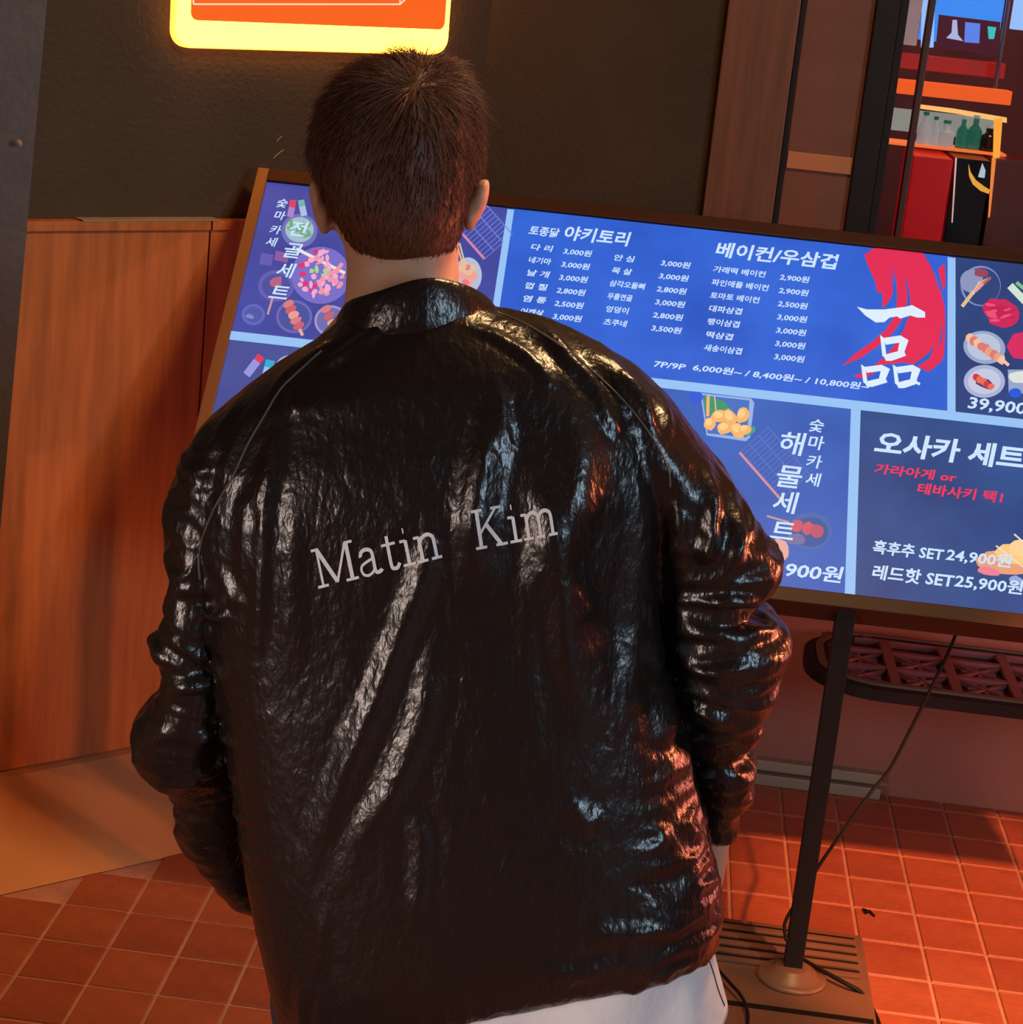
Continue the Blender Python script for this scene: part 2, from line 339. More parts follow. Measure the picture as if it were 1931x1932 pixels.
# bottles and jars on the shelf
bz = sh.location.z + (kb(1655, 270, 0.36)[1] - kb(1900, 292, 0.36)[1])
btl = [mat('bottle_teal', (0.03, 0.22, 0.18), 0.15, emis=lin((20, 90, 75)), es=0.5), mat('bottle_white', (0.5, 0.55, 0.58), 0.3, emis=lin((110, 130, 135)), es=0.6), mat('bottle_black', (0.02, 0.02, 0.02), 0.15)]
for n, (px, hgt, rr, mi, lb, cat) in enumerate(((1742, 0.062, 0.012, 1, 'white bottle at the left end of the kitchen shelf', 'bottle'), (1762, 0.055, 0.010, 1, 'second white bottle from the left on kitchen shelf', 'bottle'),
        (1784, 0.050, 0.016, 1, 'stout white jar in the middle of kitchen shelf', 'jar'), (1815, 0.062, 0.011, 0, 'slim teal bottle on kitchen shelf', 'bottle'),
        (1838, 0.066, 0.014, 0, 'green bottle right of the slim teal one', 'bottle'), (1866, 0.050, 0.017, 2, 'black pot at the right end of kitchen shelf', 'pot'))):
    b, _ = kb(px, 262, 0.41)
    O = KO + Bd * b + Ad * 0.41 + UP * bz; rr *= 1.35; hgt *= 1.25
    e = tag(empty('kitchen_' + cat, O), lb, cat)
    bm = bmesh.new(); lathe(bm, [(rr * .9, 0), (rr, 0.004), (rr, hgt * .6), (rr * .8, hgt * .7), (rr * .4, hgt * .8), (rr * .4, hgt)], (0, 0, 0), 14); obj('vessel', bm, btl[mi], e, True)
    bm = bmesh.new(); lathe(bm, [(rr * .46, hgt), (rr * .46, hgt + 0.008)], (0, 0, 0), 12); obj('cap', bm, btl[1 if mi != 1 else 0], e)
# cabinets below
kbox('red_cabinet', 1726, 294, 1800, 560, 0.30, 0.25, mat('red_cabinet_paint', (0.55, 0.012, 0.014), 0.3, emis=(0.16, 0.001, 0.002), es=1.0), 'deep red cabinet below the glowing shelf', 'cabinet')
o, *_ = kbox('black_cabinet', 1804, 298, 1872, 560, 0.30, 0.25, mat('black_cabinet_paint', (0.02, 0.018, 0.02), 0.25), 'black cabinet with yellow crescent beside the red cabinet', 'cabinet')
cres = [(1828, 310), (1832, 325), (1842, 340), (1858, 352), (1868, 358), (1866, 366), (1850, 360), (1836, 348), (1829, 332)]
kdec(o, 'crescent', 0, 0, 0, 0, 0.30, glow('crescent_yellow', (225, 160, 60)), 0.003, cres)
kdec(o, 'white_sail', 0, 0, 0, 0, 0.30, glow('sail_white', (170, 190, 200)), 0.003, [(1854, 308), (1860, 322), (1858, 336), (1846, 334)])
kdec(o, 'lit_edge', 0, 0, 0, 0, 0.30, glow('edge_pink', (220, 170, 160)), 0.004, [(1803, 298), (1806, 298), (1798, 420), (1796, 420)])
kdec(o, 'lit_edge', 0, 0, 0, 0, 0.30, glow('edge_amber', (250, 165, 60)), 0.006, [(1876, 225), (1892, 222), (1886, 298), (1874, 298)])
kdec(o, 'lit_edge', 0, 0, 0, 0, 0.30, glow('edge_orange', (235, 130, 60)), 0.004, [(1872, 298), (1880, 298), (1868, 410), (1865, 410)])
kbox('brown_cabinet', 1880, 300, 1990, 560, 0.30, 0.25, mat('brown_cabinet_paint', (0.16, 0.03, 0.015), 0.35), 'dark brown cabinet right of the black cabinet', 'cabinet')
kbox('dark_pipe', 1897, -60, 1904, 170, 0.45, 0.02, mat('pipe_grey', (0.25, 0.2, 0.25), 0.3, metal=0.6), 'thin grey pipe hanging right of the blue screen', 'pipe')
kl = area('kitchen_lamp', KO + Bd * 1.0 + Ad * 0.25 + UP * 2.8, KO + Bd * 0.8 + Ad * 0.6 + UP * 1.4, 0.5, 0.2, 5, (1.0, 0.45, 0.25))

# bottom trim of the back wall
for z0, z1, d in ((0.036, 0.062, 0.030), (0.0, 0.028, 0.036)):
    bm = bmesh.new(); frame_box(bm, B0, Bd, BN, UP, (0.0, 0.001, z0), (0.68, d, z1))
    tag(obj('baseboard_back', bm, M['beige'], bevel=0.004), 'beige metal strip along the foot of the red wall' if z0 else 'lower beige strip resting on the floor at the wall', kind='structure')

# left pillar
p0 = on_y(90, 0, 3.3); p1 = on_y(28, 700, 3.3)
ex = Vector((1, 0.25, 0)).normalized()
xb = p0.x + (p1.x - p0.x) * (p0.z) / (p0.z - p1.z)
bm = bmesh.new()
ax = (p1 - p0) / (p0.z - p1.z)
top = p0 + ax * (p0.z - 3.0); bot = p0 + ax * p0.z
prism(bm, [top, bot, bot - ex * 0.7, top - ex * 0.7], Vector((0.25, -1, 0)).normalized(), -0.12)
pil = tag(obj('wall_pillar', bm, M['pillar']), 'dark grey painted pillar at the left edge', kind='structure')
q = on_y(36, 271, 3.27)
bm = bmesh.new(); lathe(bm, [(0.001, 0.0), (0.006, 0.001), (0.005, 0.003), (0.001, 0.004)], (0, 0, 0), 12)
s = obj('paint_chip', bm, mat('chip', (0.35, 0.25, 0.2), 0.6), pil); s.matrix_local = Matrix.Translation(on_plane(36, 271, top, Vector((0.25, -1, 0)).normalized())) @ Matrix.Rotation(math.radians(90), 4, 'X')

# ------------------------------------------------------------------ lit sign on the left wall
def wall_px(px, py, d=0.0): return on_plane(px, py, W0 + Wn * d, Wn) - W0
def rrect(s0, s1, z0, z1, r, n=8):
    pts = []
    for cx, cz, a0 in ((s1 - r, z0 + r, -90), (s1 - r, z1 - r, 0), (s0 + r, z1 - r, 90), (s0 + r, z0 + r, 180)):
        for k in range(n + 1):
            t = math.radians(a0 + 90 * k / n); pts.append((cx + r * math.cos(t), cz + r * math.sin(t)))
    return pts
D = 0.03
a = wall_px(340, 40, D); b = wall_px(850, 40, D); cbt = wall_px(600, 95, D)
s0, s1, z0 = a.dot(Wd), b.dot(Wd), cbt.z
sign = tag(empty('light_sign', lw((s0 + s1) / 2, z0, 0)), 'glowing yellow rounded light box sign with an orange panel on the olive wall', 'sign')
def sp(name, outline, d0, d1, m, smooth=False):
    bm = bmesh.new(); pts = [W0 + Wd * s_ + UP * z_ + Wn * d0 - sign.location for s_, z_ in outline]
    prism(bm, pts, Wn, d1 - d0); return obj(name, bm, m, sign)
zt = z0 + 0.42
yel = bpy.data.materials.new('yellow_lit_acrylic'); yel.use_nodes = True
nt = yel.node_tree; bb = nt.nodes['Principled BSDF']; bb.inputs['Base Color'].default_value = (0.6, 0.4, 0.05, 1)
bb.inputs['Emission Strength'].default_value = 12.0; bb.inputs['Emission Color'].default_value = (1.0, 0.33, 0.03, 1)
sp('housing', rrect(s0 - 0.004, s1 + 0.004, z0 - 0.004, zt, 0.036), 0.001, D - 0.012, mat('sign_housing', (0.6, 0.35, 0.1), 0.5, emis=(1.0, 0.28, 0.03), es=5.0))
sp('acrylic_face', rrect(s0, s1, z0, zt, 0.034), D - 0.0115, D, yel)
ia = wall_px(362, 20, D).dot(Wd); ib = wall_px(842, 20, D).dot(Wd); iz = wall_px(600, 47, D).z
sp('orange_panel', rrect(ia, ib, iz, zt - 0.03, 0.016), D + 0.0005, D + 0.003, glow('orange_print', (250, 100, 28), 1.0))
wh = glow('sign_white_line', (255, 220, 190))
for (xa, ya, xb_, yb) in ((368, 1, 757, 13), (757, 13, 780, -8), (757, 13, 757, -30), (368, 1, 366, -40), (780, -8, 780, -50)):
    bm = bmesh.new(); p = W0 + wall_px(xa, ya, D + 0.004) - sign.location; q = W0 + wall_px(xb_, yb, D + 0.004) - sign.location
    dd = (q - p).normalized(); pp = dd.cross(Wn).normalized() * 0.0016
    prism(bm, [p - pp, q - pp, q + pp, p + pp], Wn, 0.001); obj('white_outline', bm, wh, sign)

sign.rotation_mode = 'QUATERNION'; sign.rotation_quaternion = Matrix.Rotation(math.radians(1.4), 4, Wn).to_quaternion()

# ------------------------------------------------------------------ menu display
DH_, DT = 0.037, 0.741
Dr = Vector((math.cos(DH_), -math.sin(DH_), 0)); Du = Vector((math.sin(DH_) * math.cos(DT), math.cos(DH_) * math.cos(DT), math.sin(DT)))
Dn = Dr.cross(Du).normalized()
if Dn.y > 0: Dn = -Dn
DP = Vector((0.603, 3.653, 0.802))
DO = on_plane(495, 345, DP, Dn)
def dl(px, py):
    v = on_plane(px, py, DP, Dn) - DO; return v.dot(Dr), v.dot(Du)
disp = empty('menu_display', DO); tag(disp, 'large tilted blue digital menu display on black poles with slotted brown base', 'screen')
def dbox(name, x0, y0, x1, y1, d0, d1, m, bevel=0.0):
    bm = bmesh.new(); frame_box(bm, (0, 0, 0), Dr, Du, Dn, (x0, y0, d0), (x1, y1, d1)); return obj(name, bm, m, disp, bevel=bevel)
DWID, DBOT = 1.962, -0.835
dbox('back_housing', -0.008, DBOT - 0.022, DWID + 0.01, 0.026, -0.05, -0.012, M['black'], 0.004)
dbox('bezel', -0.014, DBOT - 0.03, 0.010, 0.036, -0.05, 0.006, mat('bezel_copper', (0.22, 0.09, 0.035), 0.35), 0.002)
dbox('bezel', 0.0105, 0.004, DWID, 0.036, -0.05, 0.006, M['bezel'], 0.002)
dbox('bezel', 0.0105, DBOT - 0.03, DWID, DBOT, -0.05, 0.006, M['bezel'], 0.002)
dbox('bezel', DWID + 0.0005, DBOT - 0.03, DWID + 0.022, 0.036, -0.05, 0.006, M['bezel'], 0.002)
def scrmat(name, c1, c2, var=0.5):
    m = glow(name, c1, 1.0); nt = m.node_tree; b = nt.nodes['Principled BSDF']
    tc = nt.nodes.new('ShaderNodeTexCoord'); n = nt.nodes.new('ShaderNodeTexNoise'); n.inputs['Scale'].default_value = 6; n.inputs['Detail'].default_value = 6
    r = nt.nodes.new('ShaderNodeValToRGB'); r.color_ramp.elements[0].position = .3; r.color_ramp.elements[1].position = .7
    r.color_ramp.elements[0].color = (*lin(c1), 1); r.color_ramp.elements[1].color = (*lin(c2), 1)
    nt.links.new(tc.outputs['Object'], n.inputs['Vector']); nt.links.new(n.outputs['Fac'], r.inputs['Fac']); nt.links.new(r.outputs['Color'], b.inputs['Emission Color'])
    return m
XB1, XB2, XB3, YB = 0.523, 1.438, 1.251, -0.401
panels = [(0.0105, YB, XB1, 0.0, scrmat('screen_a', (58, 66, 148), (72, 80, 168))), (XB1, YB, XB2, 0.0, scrmat('screen_b', (36, 86, 196), (50, 104, 218))),  # left panels' purplish tint puts screen glare into their emission colour
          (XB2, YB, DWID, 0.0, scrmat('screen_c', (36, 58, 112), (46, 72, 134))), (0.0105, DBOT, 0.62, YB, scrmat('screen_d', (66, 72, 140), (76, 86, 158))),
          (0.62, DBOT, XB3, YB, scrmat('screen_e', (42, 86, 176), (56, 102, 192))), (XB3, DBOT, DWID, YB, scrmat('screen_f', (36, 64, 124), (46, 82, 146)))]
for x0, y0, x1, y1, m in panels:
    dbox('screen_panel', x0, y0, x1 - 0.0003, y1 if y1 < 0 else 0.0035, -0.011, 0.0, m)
barm = glow('divider_light', (150, 195, 245))
for x0, y0, x1, y1 in ((XB1 - 0.007, YB, XB1 + 0.007, 0.0), (XB2 - 0.008, YB, XB2 + 0.008, 0.0), (0.008, YB - 0.0105, DWID, YB + 0.0105), (XB3 - 0.0095, DBOT + 0.003, XB3 + 0.0095, YB - 0.011)):
    dbox('divider_bar', x0, y0, x1, y1, 0.0003, 0.0012, barm)
TXT = glow('menu_white', (205, 228, 255)); TXR = glow('menu_red', (240, 50, 90))
def text(body, px, py, hpx, m=TXT, shear=0.18, bold=0.012, w=1.0, parent=disp, lift=0.0016, name='menu_text', wpx=None):
    c = bpy.data.curves.new('t', 'FONT'); c.body = body; c.size = hpx / 905.0 / 0.86; c.shear = shear; c.offset = bold * c.size; c.resolution_u = 2; c.space_word = 1.0
    t = bpy.data.objects.new('t', c); C.objects.link(t)
    dg = bpy.context.evaluated_depsgraph_get(); dg.update()
    me = bpy.data.meshes.new_from_object(t.evaluated_get(dg)); bpy.data.objects.remove(t)
    x, y = dl(px, py)
    co_ = np.empty(len(me.vertices) * 3); me.vertices.foreach_get('co', co_); co_ = co_.reshape(-1, 3)
    if wpx and len(co_): w = (wpx / 905.0) / max(1e-6, (co_[:, 0].max() - co_[:, 0].min()))
    X = co_[:, 0:1] * w + x; Y = co_[:, 1:2] + y
    out = X * np.array(Dr) + Y * np.array(Du) + lift * np.array(Dn)
    me.vertices.foreach_set('co', out.astype(np.float32).ravel()); me.update(); me.name = name
    me.materials.clear()
    return link(name, me, m, parent)
rows1 = [('다 리', '3,000원'), ('네기마', '3,000원'), ('날 개', '3,000원'), ('껍 질', '2,800원'), ('염 통', '2,500원'), ('어깨살', '3,000원')]
for k, (a_, b_) in enumerate(rows1):
    text(a_, 1000 - 3.8 * k, 471 + 24.3 * k, 14, wpx=42, bold=0.022); text(b_, 1062 - 4.0 * k, 479 + 24.6 * k, 14, wpx=54, bold=0.022)
rows2 = [('안 심', '3,000원', 38), ('목 살', '3,000원', 38), ('삼각오돌뼈', '2,800원', 66), ('무릎연골', '3,000원', 46), ('엉덩이', '2,800원', 42), ('츠쿠네', '3,500원', 44)]
for k, (a_, b_, ww) in enumerate(rows2):
    text(a_, 1157 - 3.8 * k, 491 + 24.3 * k, 14, wpx=ww, bold=0.022); text(b_, 1246 - 3.6 * k, 501 + 24.6 * k, 14, wpx=56, bold=0.022)
text('토종닭', 997, 442, 21, wpx=58, bold=0.022); text('야키토리', 1061, 450, 32, wpx=124, bold=0.025)
text('베이컨/우삼겹', 1347, 482, 34, wpx=230, bold=0.025)
rows3 = [('가래떡 베이컨', '2,900원', 98), ('파인애플 베이컨', '2,900원', 106), ('토마토 베이컨', '2,500원', 92), ('대파삼겹', '3,000원', 62), ('팽이삼겹', '3,000원', 60), ('떡삼겹', '3,000원', 50), ('새송이삼겹', '3,000원', 70)]
for k, (a_, b_, ww) in enumerate(rows3):
    text(a_, 1345 - 2.9 * k, 513 + 24.7 * k, 14, wpx=ww, bold=0.022); text(b_, 1471 - 1.9 * k, 528 + 25.0 * k, 14, wpx=56, bold=0.022)
text('7P/9P', 1232, 692, 15, wpx=58, bold=0.022); text('6,000원~ / 8,400원~ / 10,800원~', 1306, 699, 15, wpx=316, bold=0.022)
text('오사카 세트', 1648, 852, 46, wpx=262, bold=0.03)
text('가라아게 or', 1648, 892, 20, TXR, wpx=144, bold=0.025); text('테바사키 택1', 1728, 930, 22, TXR, wpx=150, bold=0.025)
text('흑후추 SET', 1645, 1042, 25, wpx=122, bold=0.025); text('24,900원', 1784, 1056, 25, wpx=114, bold=0.022)
text('레드핫 SET', 1643, 1090, 27, wpx=140, bold=0.025); text('25,900원', 1800, 1106, 26, wpx=118, bold=0.022)
text('39,900원', 1824, 770, 30, wpx=140, bold=0.022); text('900원', 1478, 1086, 30, wpx=98, bold=0.022)
for ch, x, y, h in (('숯', 1524, 812, 26), ('마', 1521, 845, 28), ('카', 1519, 880, 26), ('세', 1518, 914, 26), ('해', 1465, 852, 46), ('물', 1460, 914, 44), ('세', 1455, 962, 42), ('트', 1450, 1016, 40),
                    ('숯', 520, 390, 20), ('마', 515, 413, 20), ('카', 507, 440, 20), ('세', 500, 463, 20), ('전', 541, 442, 34), ('골', 531, 483, 34), ('세', 519, 520, 32), ('트', 505, 563, 34)):
    text(ch, x, y, h, bold=0.014)
def printed(name, shapes, base=0.0006):
    """flat printed picture on the screen: list of (rgb, outline in photo pixels)"""
    bm = bmesh.new(); mats = []; lay = base
    for rgb, pts in shapes:
        if rgb not in mats: mats.append(rgb)
        loc = [dl(*p) for p in pts]
        vs_ = [bm.verts.new(Dr * x + Du * y + Dn * lay) for x, y in loc]
        try:
            fc = bm.faces.new(vs_); fc.material_index = mats.index(rgb)
        except ValueError: pass
        lay += 0.00004
    me = bpy.data.meshes.new(name); bmesh.ops.triangulate(bm, faces=bm.faces[:]); bm.to_mesh(me); bm.free()
    return link(name, me, [glow('print_%d_%d_%d' % c, c) for c in mats], disp)
def disc(cx, cy, rx, ry, n=20, rot=0.0, wob=0.0, sd=0):
    rr = random.Random(sd); out = []
    for k in range(n):
        t = 2 * math.pi * k / n; q = 1 + rr.uniform(-wob, wob)
        x, y = rx * q * math.cos(t), ry * q * math.sin(t)
        out.append((cx + x * math.cos(rot) - y * math.sin(rot), cy + x * math.sin(rot) + y * math.cos(rot)))
    return out
def bar(x0, y0, x1, y1, w_):
    l = math.hypot(x1 - x0, y1 - y0); nx, ny = -(y1 - y0) / l * w_ / 2, (x1 - x0) / l * w_ / 2
    return [(x0 + nx, y0 + ny), (x1 + nx, y1 + ny), (x1 - nx, y1 - ny), (x0 - nx, y0 - ny)]
def c3(x, y): return (1300 + x * 0.32677, 400 + y * 0.32677)
# the red brush stroke and the white characters
red = (226, 42, 84)
printed('brush_stroke', [
    (red, [c3(*p) for p in ((1015, 250), (1060, 215), (1150, 200), (1260, 190), (1330, 205), (1360, 250), (1420, 350), (1455, 450), (1480, 560), (1482, 700), (1475, 830), (1455, 870), (1385, 925), (1340, 900), (1300, 880), (1235, 870), (1100, 885), (1060, 895), (1130, 840), (1190, 770), (1240, 680), (1275, 600), (1280, 500), (1262, 400), (1245, 330), (1180, 330), (1165, 350), (1120, 360), (1085, 420), (1060, 350), (1030, 300))]),
    (red, [c3(*p) for p in ((1030, 300), (1180, 300), (1185, 400), (1180, 470), (1150, 530), (1118, 555), (1120, 470), (1090, 465), (1075, 400))]),
    (red, [c3(*p) for p in ((1180, 300), (1255, 330), (1265, 420), (1262, 520), (1240, 610), (1180, 700), (1100, 770), (1000, 840), (885, 892), (960, 820), (1060, 750), (1140, 680), (1190, 600), (1205, 500), (1200, 420))]),
    ((44, 92, 196), [c3(*p) for p in ((1252, 385), (1262, 400), (1278, 520), (1272, 560), (1264, 480))]), ((44, 92, 196), [c3(*p) for p in ((1168, 350), (1176, 370), (1192, 470), (1186, 520), (1178, 440))]),
    ((44, 92, 196), [c3(*p) for p in ((1262, 620), (1240, 690), (1200, 720), (1238, 640))]), ((44, 92, 196), [c3(*p) for p in ((1380, 260), (1400, 300), (1445, 430), (1470, 560), (1452, 470), (1410, 350))]), ((44, 92, 196), [c3(*p) for p in ((1460, 640), (1466, 720), (1440, 790), (1454, 720))]),
    ((44, 92, 196), [c3(*p) for p in ((1300, 880), (1380, 820), (1420, 770), (1390, 850), (1318, 892))]),
    (red, [c3(*p) for p in ((1440, 330), (1478, 300), (1484, 420), (1470, 460))]),
    (red, [c3(*p) for p in ((950, 950), (1000, 930), (1060, 890), (1090, 920), (1010, 965))])], 0.0005)
wt = (222, 238, 255)
printed('brush_character', [(wt, [c3(*p) for p in ((972, 550), (1030, 565), (1130, 565), (1250, 550), (1290, 540), (1365, 580), (1365, 612), (1320, 612), (1280, 600), (1220, 618), (1205, 605), (1160, 612), (1130, 638), (1080, 640), (1020, 600))])], 0.0011)
def kou(x0, y0, x1, y1):
    w_ = x1 - x0; h = y1 - y0; g = lambda a, b: c3(x0 + a * w_, y0 + b * h)
    return [(wt, [g(0, 0), (g(.14, .12)), g(.24, .95), g(.08, .8)]), (wt, [g(.1, .12), g(.7, .02), g(.98, .2), g(.92, .34), g(.66, .3), g(.2, .38)]),
            (wt, [g(.7, .1), g(.98, .22), g(.82, .72), g(.6, .7)]), (wt, [g(.12, .78), g(.5, .66), g(.82, .6), g(.9, .8), g(.4, 1.0), g(.2, 1.0)])]
printed('brush_character', kou(1105, 712, 1272, 862) + kou(995, 882, 1165, 1012) + kou(1178, 882, 1342, 1020) + [(wt, disc(*c3(1328, 994), 3, 3, 10))], 0.0011)
# food pictures
ste, wood, pnk, crm = (96, 104, 176), (190, 130, 150), (225, 60, 110), (225, 190, 170)
def grill(cx, cy, L_, W_, rot, col, edge, n=14):
    out = []
    cs, sn = math.cos(rot), math.sin(rot)
    g = lambda a, b: (cx + a * cs - b * sn, cy + a * sn + b * cs)
    for k in range(n + 1):
        t = -L_ / 2 + L_ * k / n; p, q = g(t, -W_ / 2), g(t, W_ / 2); out.append((col, bar(*p, *q, 1.5)))
    for b_ in (-W_ / 2, -W_ / 6, W_ / 6, W_ / 2):
        p, q = g(-L_ / 2, b_), g(L_ / 2, b_); out.append((col if abs(b_) < W_ / 2 or b_ < 0 else edge, bar(*p, *q, 2.0 if b_ < W_ / 2 else 5)))
    return out
printed('grill_picture', grill(905, 425, 110, 70, 0.85, (108, 128, 216), (206, 130, 170)))
printed('grill_picture', grill(1462, 875, 118, 72, 0.85, (96, 112, 188), (210, 140, 160)))
def skewer_plate(cx, cy, r, plate, rim, meat, rot, n=5, ml=0.9):
    out = [(rim, disc(cx, cy, r, r * .92, 28)), (plate, disc(cx, cy, r * .86, r * .78, 28))]
    cs, sn = math.cos(rot), math.sin(rot)
    out.append(((226, 176, 150), bar(cx + cs * r * .4, cy + sn * r * .4, cx + cs * r * 1.15, cy + sn * r * 1.15, r * .18)))
    for k in range(n):
        t = (k / (n - 1) - .5) * 2 * ml * r * .75 - r * .1
        out.append((meat[k % len(meat)], disc(cx + cs * t, cy + sn * t, r * .2, r * .34, 10, rot, 0.12, k)))
    return out
skew = ((222, 122, 130), (205, 96, 110), (232, 160, 150))
printed('food_picture', skewer_plate(556, 598, 34, (70, 84, 158), (110, 104, 180), skew, 1.15))
printed('food_picture', skewer_plate(626, 606, 32, (108, 110, 178), (160, 150, 200), skew, 1.15, 4))
printed('food_picture', [((96, 96, 176), disc(522, 540, 34, 30, 26)), ((74, 80, 160), disc(522, 540, 27, 23, 24)), ((180, 100, 130), disc(522, 532, 12, 12, 8, 0, .3, 3)), ((206, 150, 160), bar(516, 560, 506, 594, 4))])
printed('food_picture', [((96, 104, 190), disc(479, 594, 22, 20, 24)), ((80, 88, 170), disc(479, 594, 17, 15, 20)), ((130, 130, 200), disc(472, 598, 7, 5, 8, 0, .3, 2))])
bowl = [((120, 110, 200), disc(606, 520, 56, 54, 30)), ((238, 225, 225), bar(560, 470, 652, 516, 6))]
for k in range(60):
    t = R.uniform(0, 2 * math.pi); q = math.sqrt(R.random()) * 44; x, y = 606 + q * math.cos(t), 518 + q * math.sin(t)
    col = (228, 48, 110) if x < 600 + R.uniform(-10, 10) else (240, 150, 170)
    if R.random() < .35: col = (246, 170, 200)
    if abs(x - 603) < 14 and abs(y - 508) < 12: col = (170, 205, 150)
    bowl.append((col, disc(x, y, R.uniform(4, 8), R.uniform(3, 6), 7, R.uniform(0, 3), .2, k)))
printed('food_picture', bowl)
printed('food_picture', [((110, 112, 186), disc(566, 436, 34, 32, 26)), ((160, 190, 200), disc(566, 434, 27, 24, 24))] + [((110, 170, 130), disc(566 + R.uniform(-18, 18), 436 + R.uniform(-14, 14), 8, 4, 7, R.uniform(0, 3), .2, k)) for k in range(10)])
printed('bottle_picture', [((224, 64, 100), bar(554, 378, 552, 392, 12)), ((170, 130, 200), bar(552, 392, 548, 410, 12)), ((110, 180, 170), bar(569, 378, 571, 390, 12)), ((170, 190, 225), bar(571, 390, 575, 408, 12))])
printed('bottle_picture', [((222, 60, 100), bar(494, 672, 486, 682, 15)), ((150, 150, 225), bar(486, 682, 466, 708, 15)), ((50, 170, 210), bar(511, 680, 508, 694, 17)), ((150, 190, 240), bar(508, 694, 500, 722, 17))])
printed('food_picture', [((180, 176, 212), disc(552, 690, 30, 20, 20)), ((208, 130, 150), disc(560, 684, 16, 7, 9, -.3, .2, 4))])
printed('food_picture', [((140, 90, 160), bar(520, 482, 545, 488, 18)), ((100, 90, 180), bar(492, 488, 515, 492, 22))])
printed('food_picture', [((184, 190, 216), disc(884, 520, 26, 34, 26))] + [((R.choice([(240, 160, 150), (228, 190, 150), (240, 120, 130)])), disc(882 + R.uniform(-14, 14), 520 + R.uniform(-20, 20), 7, 6, 7, 0, .2, k)) for k in range(20)] + [((226, 196, 150), bar(868, 460, 880, 505, 3)), ((226, 196, 150), bar(862, 460, 876, 505, 3))])
# tray with fried food, bottom middle
tray = [((150, 176, 226), [(1322, 742), (1418, 752), (1424, 760), (1416, 826), (1408, 833), (1334, 822)]), ((66, 112, 196), [(1326, 746), (1415, 756), (1410, 826), (1336, 818)]),
        ((60, 150, 110), disc(1352, 770, 30, 18, 10, .5, .2, 8)), ((60, 160, 140), disc(1414, 813, 14, 10, 8, -.5, .2, 9)), ((40, 90, 215), disc(1314, 750, 13, 12, 12)), ((240, 180, 110), bar(1337, 746, 1336, 786, 6)), ((232, 200, 170), bar(1349, 748, 1352, 780, 2))]
for k, (x, y, r) in enumerate(((1358, 786, 15), (1378, 788, 16), (1402, 784, 15), (1368, 808, 15), (1392, 812, 16), (1340, 800, 13), (1406, 812, 12))):
    tray += [((246, 180, 110), disc(x, y, r, r * .8, 12, k, .12, k)), ((252, 208, 140), disc(x - 2, y - 3, r * .6, r * .45, 9, k, .12, k + 9))]
printed('food_picture', tray)
printed('food_picture', [((70, 104, 176), disc(1528, 1003, 42, 36, 28)), ((56, 88, 158), disc(1530, 1004, 34, 28, 26)), ((120, 112, 160), disc(1502, 1018, 16, 12, 10, 0, .2, 2)), ((190, 150, 160), bar(1448, 974, 1490, 986, 4)), ((205, 90, 110), disc(1504, 992, 12, 13, 8, .2, .15, 3)), ((205, 90, 110), disc(1524, 998, 12, 13, 8, .2, .15, 4)), ((190, 86, 110), disc(1543, 1002, 12, 13, 8, .2, .15, 5)),
                         ((232, 170, 160), disc(1470, 1040, 20, 22, 14, 0, .1, 3))])
# top right food
printed('food_picture', [((128, 140, 190), disc(1851, 540, 38, 38, 30)), ((44, 66, 124), disc(1853, 541, 35, 35, 28)), ((140, 150, 190), disc(1834, 531, 22, 22, 18)), ((150, 70, 90), disc(1852, 516, 12, 9, 9, 0, .2, 2)), ((226, 190, 140), bar(1838, 550, 1816, 579, 7))] +
        [((R.choice([(226, 160, 140), (236, 190, 160), (180, 96, 90)])), bar(1836 + k * 5, 556 - k * 5, 1850 + k * 5, 532 - k * 2, 5)) for k in range(5)] +
        [((206, 36, 92), disc(1890, 590, 34, 26, 16, .3, .12, 5))] + [((R.choice([(236, 80, 120), (196, 30, 80)])), disc(1890 + R.uniform(-22, 22), 590 + R.uniform(-16, 16), 12, 3, 7, R.uniform(-.6, .6), .2, k)) for k in range(18)] +
        [((210, 226, 210), bar(1906, 540, 1935, 570, 14)), ((120, 190, 130), bar(1918, 534, 1940, 552, 7))])
printed('food_picture', [((150, 165, 205), disc(1858, 656, 40, 31, 28, .2)), ((186, 196, 220), disc(1857, 655, 32, 25, 26, .2))] +
        [((R.choice([(232, 160, 130), (222, 120, 110), (244, 190, 160)])), disc(1830 + k * 7.5, 638 + k * 5.2, 8, 9, 8, .5, .2, k)) for k in range(9)] + [((240, 200, 170), bar(1890, 678, 1904, 690, 6)), ((214, 44, 96), disc(1934, 654, 32, 28, 14, 0, .12, 6))])
printed('food_picture', [((170, 178, 214), disc(1858, 720, 39, 31, 28)), ((196, 200, 226), disc(1858, 720, 31, 24, 26)), ((90, 60, 90), disc(1858, 724, 16, 10, 10, .4, .2, 2))] +
        [((R.choice([(214, 50, 70), (232, 110, 90)])), disc(1842 + k * 7, 712 + k * 4.5, 7, 7, 7, .5, .2, k)) for k in range(5)] +
        [((150, 165, 205), [(1902, 698), (1945, 698), (1945, 744), (1904, 742)]), ((220, 226, 220), disc(1922, 712, 18, 12, 12, 0, .15, 1)), ((30, 90, 220), disc(1916, 742, 12, 9, 12))])
# right bottom food
printed('food_picture', [((236, 160, 120), disc(1900, 1062, 56, 24, 16, .1, .1, 4)), ((250, 204, 130), disc(1916, 1046, 38, 20, 14, .1, .1, 6)), ((252, 210, 150), disc(1926, 1034, 22, 16, 12)), ((240, 220, 200), bar(1880, 1030, 1931, 1070, 3)), ((240, 220, 200), bar(1914, 1008, 1940, 1030, 3)), ((235, 130, 150), disc(1866, 1078, 24, 8, 10, .2, .15, 3)), ((150, 165, 215), disc(1920, 1096, 18, 8, 10, .4, .15, 3))])

